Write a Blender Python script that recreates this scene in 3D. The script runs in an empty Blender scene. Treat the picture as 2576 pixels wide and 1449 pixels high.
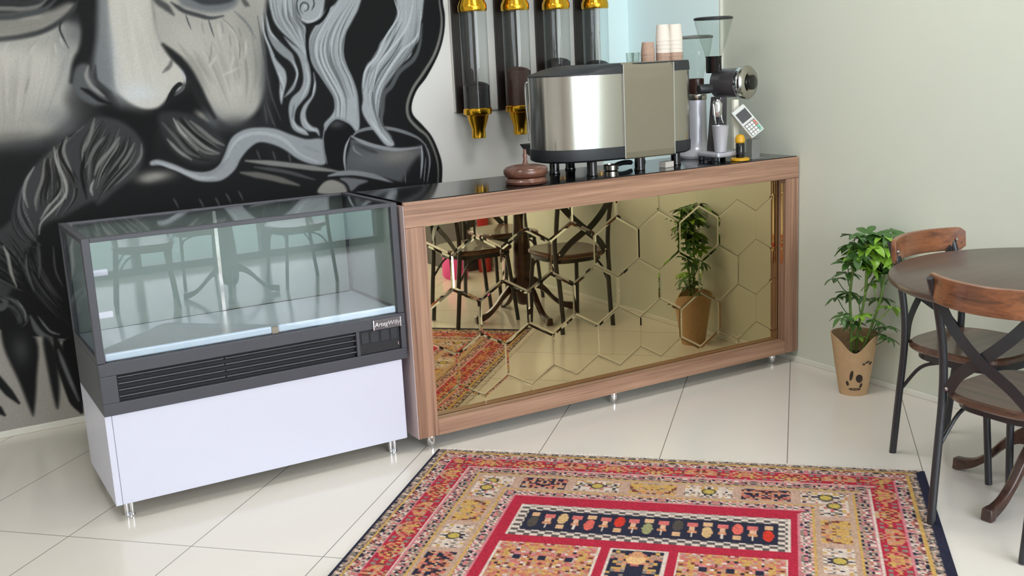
import bpy, bmesh, math, random
import numpy as np
from mathutils import Vector, Matrix
R = random.Random(7)
S = bpy.context.scene
COL = S.collection
PI = math.pi

# ---------------------------------------------------------------- colour + materials
def lin(c):
    c = c / 255.0
    return c / 12.92 if c <= 0.04045 else ((c + 0.055) / 1.055) ** 2.4
def rgb(r, g, b): return (lin(r), lin(g), lin(b), 1)

def base(name):
    m = bpy.data.materials.new(name); m.use_nodes = True
    nt = m.node_tree
    return m, nt, nt.nodes['Principled BSDF']

def mat(name, col, rough=0.5, metal=0.0, var=0.05, scale=30, coat=0.0, bump=0.0, spec=0.5):
    """plain surface with a little procedural mottling"""
    m, nt, b = base(name)
    tc = nt.nodes.new('ShaderNodeTexCoord'); nz = nt.nodes.new('ShaderNodeTexNoise')
    nz.inputs['Scale'].default_value = scale; nz.inputs['Detail'].default_value = 4
    mx = nt.nodes.new('ShaderNodeMix'); mx.data_type = 'RGBA'
    mx.inputs[6].default_value = tuple(c * (1 - var) for c in col[:3]) + (1,)
    mx.inputs[7].default_value = tuple(min(1, c * (1 + var)) for c in col[:3]) + (1,)
    nt.links.new(tc.outputs['Object'], nz.inputs['Vector'])
    nt.links.new(nz.outputs['Fac'], mx.inputs[0])
    nt.links.new(mx.outputs[2], b.inputs['Base Color'])
    b.inputs['Roughness'].default_value = rough; b.inputs['Metallic'].default_value = metal
    b.inputs['Coat Weight'].default_value = coat; b.inputs['Coat Roughness'].default_value = 0.08
    b.inputs['Specular IOR Level'].default_value = spec
    if bump:
        bp = nt.nodes.new('ShaderNodeBump'); bp.inputs['Strength'].default_value = bump
        bp.inputs['Distance'].default_value = 0.002
        nt.links.new(nz.outputs['Fac'], bp.inputs['Height']); nt.links.new(bp.outputs['Normal'], b.inputs['Normal'])
    return m

def wood(name, dark, light, axis='X', rough=0.4, scale=1.0, coat=0.0, contrast=1.0):
    m, nt, b = base(name)
    tc = nt.nodes.new('ShaderNodeTexCoord'); mp = nt.nodes.new('ShaderNodeMapping')
    sc = {'X': (.4, 22, 22), 'Y': (22, .4, 22), 'Z': (22, 22, .4)}[axis]
    mp.inputs['Scale'].default_value = tuple(s * scale for s in sc)
    nz = nt.nodes.new('ShaderNodeTexNoise'); nz.inputs['Scale'].default_value = 1.6
    nz.inputs['Detail'].default_value = 6; nz.inputs['Roughness'].default_value = 0.65; nz.inputs['Distortion'].default_value = 0.6
    n2 = nt.nodes.new('ShaderNodeTexNoise'); n2.inputs['Scale'].default_value = 7; n2.inputs['Detail'].default_value = 3
    ad = nt.nodes.new('ShaderNodeMath'); ad.operation = 'MULTIPLY_ADD'; ad.inputs[1].default_value = 0.35
    cr = nt.nodes.new('ShaderNodeValToRGB')
    cr.color_ramp.elements[0].position = 0.62 - 0.18 * contrast; cr.color_ramp.elements[0].color = dark
    cr.color_ramp.elements[1].position = 0.62 + 0.20 * contrast; cr.color_ramp.elements[1].color = light
    L = nt.links.new
    L(tc.outputs['Object'], mp.inputs['Vector']); L(mp.outputs[0], nz.inputs['Vector']); L(mp.outputs[0], n2.inputs['Vector'])
    L(n2.outputs['Fac'], ad.inputs[0]); L(nz.outputs['Fac'], ad.inputs[2]); L(ad.outputs[0], cr.inputs['Fac'])
    L(cr.outputs['Color'], b.inputs['Base Color'])
    b.inputs['Roughness'].default_value = rough; b.inputs['Coat Weight'].default_value = coat
    return m

def glass(name, tint=(0.93, 0.97, 0.95), ior=1.5, rough=0.0):
    """thin sheet glass: fresnel mix of clear transmission and mirror reflection"""
    m = bpy.data.materials.new(name); m.use_nodes = True; nt = m.node_tree; nt.nodes.clear()
    o = nt.nodes.new('ShaderNodeOutputMaterial'); mx = nt.nodes.new('ShaderNodeMixShader')
    t = nt.nodes.new('ShaderNodeBsdfTransparent'); t.inputs['Color'].default_value = tint + (1,)
    g = nt.nodes.new('ShaderNodeBsdfGlossy'); g.inputs['Roughness'].default_value = rough
    f = nt.nodes.new('ShaderNodeFresnel'); gm = nt.nodes.new('ShaderNodeNewGeometry')
    mr = nt.nodes.new('ShaderNodeMapRange'); mr.inputs[3].default_value = ior; mr.inputs[4].default_value = 1 / ior
    nt.links.new(gm.outputs['Backfacing'], mr.inputs[0]); nt.links.new(mr.outputs[0], f.inputs['IOR'])
    nz = nt.nodes.new('ShaderNodeTexNoise'); nz.inputs['Scale'].default_value = 2.5
    bp = nt.nodes.new('ShaderNodeBump'); bp.inputs['Strength'].default_value = 0.01
    L = nt.links.new
    L(nz.outputs['Fac'], bp.inputs['Height']); L(bp.outputs['Normal'], g.inputs['Normal'])
    L(f.outputs[0], mx.inputs[0]); L(t.outputs[0], mx.inputs[1]); L(g.outputs[0], mx.inputs[2]); L(mx.outputs[0], o.inputs['Surface'])
    return m

def painted(name, rough=0.8, bump=0.0):
    m, nt, b = base(name)
    a = nt.nodes.new('ShaderNodeAttribute'); a.attribute_name = 'Paint'
    nz = nt.nodes.new('ShaderNodeTexNoise'); nz.inputs['Scale'].default_value = 260; nz.inputs['Detail'].default_value = 3
    tc = nt.nodes.new('ShaderNodeTexCoord')
    hs = nt.nodes.new('ShaderNodeHueSaturation')
    mr = nt.nodes.new('ShaderNodeMapRange'); mr.inputs[3].default_value = 0.9; mr.inputs[4].default_value = 1.1
    L = nt.links.new
    L(tc.outputs['Object'], nz.inputs['Vector']); L(nz.outputs['Fac'], mr.inputs[0]); L(mr.outputs[0], hs.inputs['Value'])
    L(a.outputs['Color'], hs.inputs['Color']); L(hs.outputs['Color'], b.inputs['Base Color'])
    b.inputs['Roughness'].default_value = rough; b.inputs['Specular IOR Level'].default_value = 0.08
    if bump:
        bp = nt.nodes.new('ShaderNodeBump'); bp.inputs['Strength'].default_value = bump; bp.inputs['Distance'].default_value = 0.003
        L(nz.outputs['Fac'], bp.inputs['Height']); L(bp.outputs['Normal'], b.inputs['Normal'])
    return m

# ---------------------------------------------------------------- mesh builder
class MB:
    def __init__(self): self.bm = bmesh.new()
    def face(self, pts):
        return self.bm.faces.new([self.bm.verts.new(p) for p in pts])
    def box(self, x0, x1, y0, y1, z0, z1, M=None):
        c = [(x0, y0, z0), (x1, y0, z0), (x1, y1, z0), (x0, y1, z0), (x0, y0, z1), (x1, y0, z1), (x1, y1, z1), (x0, y1, z1)]
        if M is not None: c = [M @ Vector(p) for p in c]
        v = [self.bm.verts.new(p) for p in c]
        for f in ((0, 3, 2, 1), (4, 5, 6, 7), (0, 1, 5, 4), (1, 2, 6, 5), (2, 3, 7, 6), (3, 0, 4, 7)): self.bm.faces.new([v[i] for i in f])
        return self
    def rings(self, rs, cap0=True, cap1=True, closed=True):
        vs = [[self.bm.verts.new(p) for p in r] for r in rs]
        n = len(vs[0])
        for a, b in zip(vs, vs[1:]):
            for i in range(n if closed else n - 1):
                j = (i + 1) % n
                self.bm.faces.new((a[i], a[j], b[j], b[i]))
        if cap0: self.bm.faces.new(vs[0][::-1])
        if cap1: self.bm.faces.new(vs[-1])
        return self
    def lathe(self, prof, c=(0, 0, 0), n=32, M=None, cap0=True, cap1=True):
        rs = []
        for r, z in prof:
            ring = [Vector((r * math.cos(2 * PI * i / n), r * math.sin(2 * PI * i / n), z)) for i in range(n)]
            if M is not None: ring = [M @ p for p in ring]
            rs.append([p + Vector(c) for p in ring])
        return self.rings(rs, cap0, cap1)
    def tube(self, path, r, n=10, flat=None):
        """round tube (or flat strap when flat=(width,thick,normal)) along a path; r may be a list"""
        P = [Vector(p) for p in path]; k = len(P)
        rr = r if isinstance(r, (list, tuple)) else [r] * k
        T = [((P[min(i + 1, k - 1)] - P[max(i - 1, 0)]).normalized()) for i in range(k)]
        up = Vector((0, 0, 1)) if abs(T[0].z) < 0.9 else Vector((1, 0, 0))
        a = (up - T[0] * up.dot(T[0])).normalized(); rs = []
        for i in range(k):
            a = (a - T[i] * a.dot(T[i])).normalized()
            if flat:
                nn = Vector(flat[2]); nn = (nn - T[i] * nn.dot(T[i])).normalized(); s = T[i].cross(nn)
                w, t = flat[0] / 2, flat[1] / 2
                rs.append([P[i] + s * w + nn * t, P[i] - s * w + nn * t, P[i] - s * w - nn * t, P[i] + s * w - nn * t])
            else:
                b = T[i].cross(a)
                rs.append([P[i] + (a * math.cos(2 * PI * j / n) + b * math.sin(2 * PI * j / n)) * rr[i] for j in range(n)])
        return self.rings(rs)
    def prism(self, poly, z0, z1):
        return self.rings([[(x, y, z0) for x, y in poly], [(x, y, z1) for x, y in poly]])
    def build(self, name, m, parent=None, smooth=False, bevel=0.0, seg=2, angle=40):
        bm = self.bm
        bmesh.ops.recalc_face_normals(bm, faces=bm.faces)
        me = bpy.data.meshes.new(name); bm.to_mesh(me); bm.free()
        me.materials.append(m)
        if smooth:
            for p in me.polygons: p.use_smooth = True
            me.set_sharp_from_angle(angle=math.radians(angle))
        o = bpy.data.objects.new(name, me); COL.objects.link(o)
        if parent is not None: o.parent = parent
        if bevel:
            b = o.modifiers.new('bevel', 'BEVEL'); b.width = bevel; b.segments = seg; b.limit_method = 'ANGLE'
            b.angle_limit = math.radians(35); b.harden_normals = False
        return o

def tag(o, label, cat, group=None):
    o['label'] = label; o['category'] = cat
    if group: o['group'] = group
    return o
def thing(name, label, cat, loc=(0, 0, 0), rz=0, group=None):
    o = bpy.data.objects.new(name, None); COL.objects.link(o); o.empty_display_size = 0.1
    o.location = loc; o.rotation_euler = (0, 0, rz)
    return tag(o, label, cat, group)
def struct(o):
    o['kind'] = 'structure'; return o
def dup(root, loc, rz, label, group=None):
    r = root.copy(); COL.objects.link(r); r.location = loc; r.rotation_euler = (0, 0, rz); r['label'] = label
    if group: r['group'] = group
    for ch in list(root.children):
        c = ch.copy(); COL.objects.link(c); c.parent = r
        for g in ch.children:
            d = g.copy(); COL.objects.link(d); d.parent = c
    return r
def spline(pts, sub=8):
    """Catmull-Rom through points (any dimension)"""
    P = [np.array(p, float) for p in pts]
    if len(P) < 3: return [tuple(P[0] + (P[1] - P[0]) * i / sub) for i in range(sub + 1)]
    P = [2 * P[0] - P[1]] + P + [2 * P[-1] - P[-2]]; out = []
    for i in range(1, len(P) - 2):
        a, b, c, d = P[i - 1:i + 3]
        for s in range(sub):
            t = s / sub
            out.append(tuple(0.5 * (2 * b + (c - a) * t + (2 * a - 5 * b + 4 * c - d) * t * t + (3 * b - a - 3 * c + d) * t ** 3)))
    out.append(tuple(P[-2])); return out

# ---------------------------------------------------------------- camera
F_PX, PITCH, ROLL, YAW = 2674.56, 0.2099, -0.0495, 0.5162
fw = Vector((math.sin(YAW) * math.cos(PITCH), math.cos(YAW) * math.cos(PITCH), -math.sin(PITCH)))
r0 = Vector((math.cos(YAW), -math.sin(YAW), 0)); u0 = r0.cross(fw)
rv = math.cos(ROLL) * r0 + math.sin(ROLL) * u0; uv = -math.sin(ROLL) * r0 + math.cos(ROLL) * u0
cam = bpy.data.cameras.new('camera'); cam.sensor_width = 36; cam.lens = 36 * F_PX / 2576; cam.clip_start = 0.05
co = bpy.data.objects.new('camera', cam); COL.objects.link(co)
co.matrix_world = Matrix(((rv.x, uv.x, -fw.x, 0), (rv.y, uv.y, -fw.y, 0), (rv.z, uv.z, -fw.z, 1.5), (0, 0, 0, 1)))
S.camera = co

# ---------------------------------------------------------------- materials
M = {}
M['plaster'] = mat('white_wall_paint', rgb(240, 238, 234), 0.85, var=0.02, scale=6, spec=0.2)
M['green'] = mat('pale_green_wall_paint', rgb(211, 215, 201), 0.6, var=0.02, scale=5, spec=0.3)
M['cyan'] = mat('pale_cyan_added_glow', rgb(212, 232, 233), 0.35, var=0.01, scale=5)
M['ceil'] = mat('ceiling_paint', rgb(240, 240, 238), 0.9, var=0.01)
b_ = M['cyan'].node_tree.nodes['Principled BSDF']; b_.inputs['Emission Color'].default_value = (.80, .97, 1, 1); b_.inputs['Emission Strength'].default_value = .17  # emission added only to lift the pale corner panels
M['skirt'] = mat('baseboard_paint', rgb(226, 226, 216), 0.5, var=0.02)
M['walnut_h'] = wood('walnut_laminate_along', rgb(112, 79, 61), rgb(178, 140, 116), 'X', 0.38)
M['walnut_v'] = wood('walnut_laminate_upright', rgb(98, 67, 52), rgb(172, 134, 110), 'Z', 0.38)
M['walnut_d'] = wood('dark_walnut', rgb(40, 26, 22), rgb(84, 58, 48), 'X', 0.32, coat=0.2)
M['table'] = wood('stained_table_wood', rgb(58, 43, 37), rgb(86, 67, 58), 'X', 0.34, coat=0.12, contrast=1.4)
M['seat'] = wood('reddish_seat_wood', rgb(62, 41, 32), rgb(112, 80, 62), 'X', 0.33, coat=0.35)
M['rail'] = wood('reddish_rail_wood', rgb(74, 44, 29), rgb(142, 88, 54), 'X', 0.35, coat=0.3)
M['tube'] = mat('charcoal_metal', rgb(36, 38, 43), 0.36, 0.0, var=0.06, spec=0.6)
M['chrome'] = mat('chrome', rgb(225, 225, 228), 0.12, 1.0, var=0.01)
M['screw'] = mat('screw_steel', rgb(200, 200, 205), 0.25, 1.0, var=0.02)
M['brushed'] = mat('brushed_steel', rgb(184, 180, 172), 0.2, 1.0, var=0.03, scale=60)
M['champagne'] = mat('champagne_panel', rgb(124, 118, 100), 0.42, 0.0, var=0.03, scale=20)
M['black'] = mat('black_plastic', rgb(38, 41, 45), 0.45, 0.0, var=0.08)
M['blackgloss'] = mat('glossy_black', rgb(18, 18, 20), 0.08, 0.0, var=0.05)
M['case'] = mat('dark_grey_case_metal', rgb(66, 67, 74), 0.42, 0.0, var=0.05)
M['casedark'] = mat('recess_black', rgb(26, 27, 31), 0.55, 0.0, var=0.05)
M['white'] = mat('white_laminate', rgb(208, 210, 226), 0.3, 0.0, var=0.01, scale=4)
M['whiteside'] = mat('white_side_laminate', rgb(206, 204, 196), 0.4, 0.0, var=0.01)
M['tray'] = mat('white_inner_liner', rgb(172, 184, 192), 0.3, var=0.02)
M['ledge'] = mat('pale_blue_ledge', rgb(214, 234, 252), 0.3, var=0.01)
M['frost'] = mat('frosted_sliding_door', rgb(132, 145, 140), 0.3, var=0.03, scale=4)
M['glass'] = glass('sheet_glass', (0.955, 0.965, 0.965))
M['tubeglass'] = glass('tube_glass', (0.90, 0.92, 0.92), 1.45)
M['hopper'] = glass('smoky_hopper_plastic', (0.88, 0.90, 0.88), 1.45)
M['brass'] = mat('polished_brass', rgb(226, 172, 50), 0.18, 1.0, var=0.05)
M['beansd'] = mat('dark_coffee_beans', rgb(34, 30, 32), 0.5, var=0.5, scale=120, bump=1.0)
M['beansb'] = mat('brown_coffee_beans', rgb(74, 46, 38), 0.5, var=0.5, scale=120, bump=1.0)
M['board'] = wood('dark_board', rgb(22, 18, 17), rgb(46, 36, 32), 'Z', 0.4)
M['panel'] = mat('white_panel', rgb(214, 212, 206), 0.6, var=0.02)
M['kraft'] = mat('kraft_paper', rgb(190, 158, 120), 0.8, var=0.12, scale=45, bump=0.6)
M['print'] = mat('black_print', rgb(50, 40, 34), 0.8, var=0.3, scale=60)
M['soil'] = mat('potting_soil', rgb(56, 46, 34), 0.95, var=0.5, scale=90, bump=1.0)
M['leafd'] = mat('dark_leaf', rgb(68, 106, 50), 0.35, var=0.25, scale=40)
M['leafl'] = mat('young_leaf', rgb(134, 180, 60), 0.35, var=0.25, scale=40)
M['stem'] = mat('green_stem', rgb(104, 134, 62), 0.5, var=0.15)
M['silver'] = mat('silver_paint', rgb(206, 206, 214), 0.3, 0.25, var=0.03)
M['cup'] = mat('paper_cup_white', rgb(226, 218, 208), 0.7, var=0.05)
M['cupbrown'] = mat('paper_cup_brown', rgb(176, 146, 128), 0.7, var=0.2, scale=70)
M['bowl'] = wood('turned_walnut', rgb(62, 36, 28), rgb(120, 78, 62), 'X', 0.3, coat=0.4)
M['yellow'] = mat('amber_yellow', rgb(212, 160, 30), 0.35, var=0.06)
M['ltgrey'] = mat('light_grey_plastic', rgb(206, 210, 206), 0.45, var=0.03)
M['midgrey'] = mat('mid_grey_plastic', rgb(130, 132, 128), 0.45, var=0.05)
M['key'] = mat('keypad_white', rgb(226, 228, 224), 0.5, var=0.02)
M['red'] = mat('red_enamel', rgb(176, 36, 38), 0.35, var=0.05)
M['pink'] = mat('pink_fabric', rgb(222, 70, 150), 0.8, var=0.12, scale=40)
M['sofa'] = mat('grey_fabric', rgb(80, 78, 77), 0.9, var=0.12, scale=80, bump=0.5)
M['paving'] = mat('pale_teal_paving', rgb(136, 164, 152), 0.8, var=0.15, scale=3)
M['fringe'] = mat('rug_fringe', rgb(226, 220, 212), 0.9, var=0.1, scale=100)
M['barrel'] = mat('dark_grey_metal', rgb(112, 108, 112), 0.3, 0.7, var=0.06)
M['cloth'] = mat('dark_cloth', rgb(52, 48, 50), 0.9, var=0.2)

# bronze mirror
m, nt, b = base('bronze_mirror'); M['mirror'] = m
nz = nt.nodes.new('ShaderNodeTexNoise'); nz.inputs['Scale'].default_value = 3
mx = nt.nodes.new('ShaderNodeMix'); mx.data_type = 'RGBA'
mx.inputs[6].default_value = (0.66, 0.54, 0.32, 1); mx.inputs[7].default_value = (0.70, 0.57, 0.34, 1)
tc = nt.nodes.new('ShaderNodeTexCoord'); nt.links.new(tc.outputs['Object'], nz.inputs['Vector'])
nt.links.new(nz.outputs['Fac'], mx.inputs[0]); nt.links.new(mx.outputs[2], b.inputs['Base Color'])
b.inputs['Metallic'].default_value = 1.0; b.inputs['Roughness'].default_value = 0.015

# floor: 47 x 94 cm glossy tiles laid at 45 degrees
m, nt, b = base('glossy_floor_tiles'); M['floor'] = m
L = nt.links.new
tc = nt.nodes.new('ShaderNodeTexCoord'); sp = nt.nodes.new('ShaderNodeSeparateXYZ'); L(tc.outputs['Object'], sp.inputs[0])
def mth(op, a, b_=None):
    n = nt.nodes.new('ShaderNodeMath'); n.operation = op
    for i, v in enumerate((a, b_)):
        if v is None: continue
        if isinstance(v, (int, float)): n.inputs[i].default_value = v
        else: L(v, n.inputs[i])
    return n.outputs[0]
def grid(comb, off, per):
    v = mth('DIVIDE', mth('SUBTRACT', comb, off), per)
    fr = mth('ABSOLUTE', mth('SUBTRACT', mth('FRACT', mth('ADD', v, 100.5)), 0.5))
    return mth('LESS_THAN', fr, 0.0024 / per), mth('FLOOR', mth('ADD', v, 100))
g1, i1 = grid(mth('SUBTRACT', sp.outputs[0], sp.outputs[1]), -0.05, 0.6635)
g2, i2 = grid(mth('ADD', sp.outputs[0], sp.outputs[1]), 4.005, 3.3)
grout = mth('MAXIMUM', g1, g2)
wn = nt.nodes.new('ShaderNodeTexWhiteNoise'); wn.noise_dimensions = '2D'
cb = nt.nodes.new('ShaderNodeCombineXYZ'); L(i1, cb.inputs[0]); L(i2, cb.inputs[1]); L(cb.outputs[0], wn.inputs['Vector'])
nz = nt.nodes.new('ShaderNodeTexNoise'); nz.inputs['Scale'].default_value = 3; nz.inputs['Detail'].default_value = 5; L(tc.outputs['Object'], nz.inputs['Vector'])
f0 = mth('ADD', mth('MULTIPLY', wn.outputs['Value'], 0.25), mth('MULTIPLY', nz.outputs['Fac'], 0.75))
mx = nt.nodes.new('ShaderNodeMix'); mx.data_type = 'RGBA'; L(f0, mx.inputs[0])
mx.inputs[6].default_value = rgb(220, 214, 204); mx.inputs[7].default_value = rgb(227, 221, 212)
m2 = nt.nodes.new('ShaderNodeMix'); m2.data_type = 'RGBA'; L(grout, m2.inputs[0]); L(mx.outputs[2], m2.inputs[6]); m2.inputs[7].default_value = rgb(126, 122, 114)
L(m2.outputs[2], b.inputs['Base Color']); b.inputs['Roughness'].default_value = 0.14; b.inputs['Specular IOR Level'].default_value = 0.5
bp = nt.nodes.new('ShaderNodeBump'); bp.inputs['Strength'].default_value = 0.3; bp.inputs['Distance'].default_value = 0.001; bp.invert = True
L(grout, bp.inputs['Height']); L(bp.outputs['Normal'], b.inputs['Normal'])

SKY, FILL_LIGHT, EXPOSURE = 8.0, 12.0, 0.38
FILL_COL = (1, .97, .955, 1)
MURAL_GAIN, RUG_GAIN = 0.98, 0.9

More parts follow.
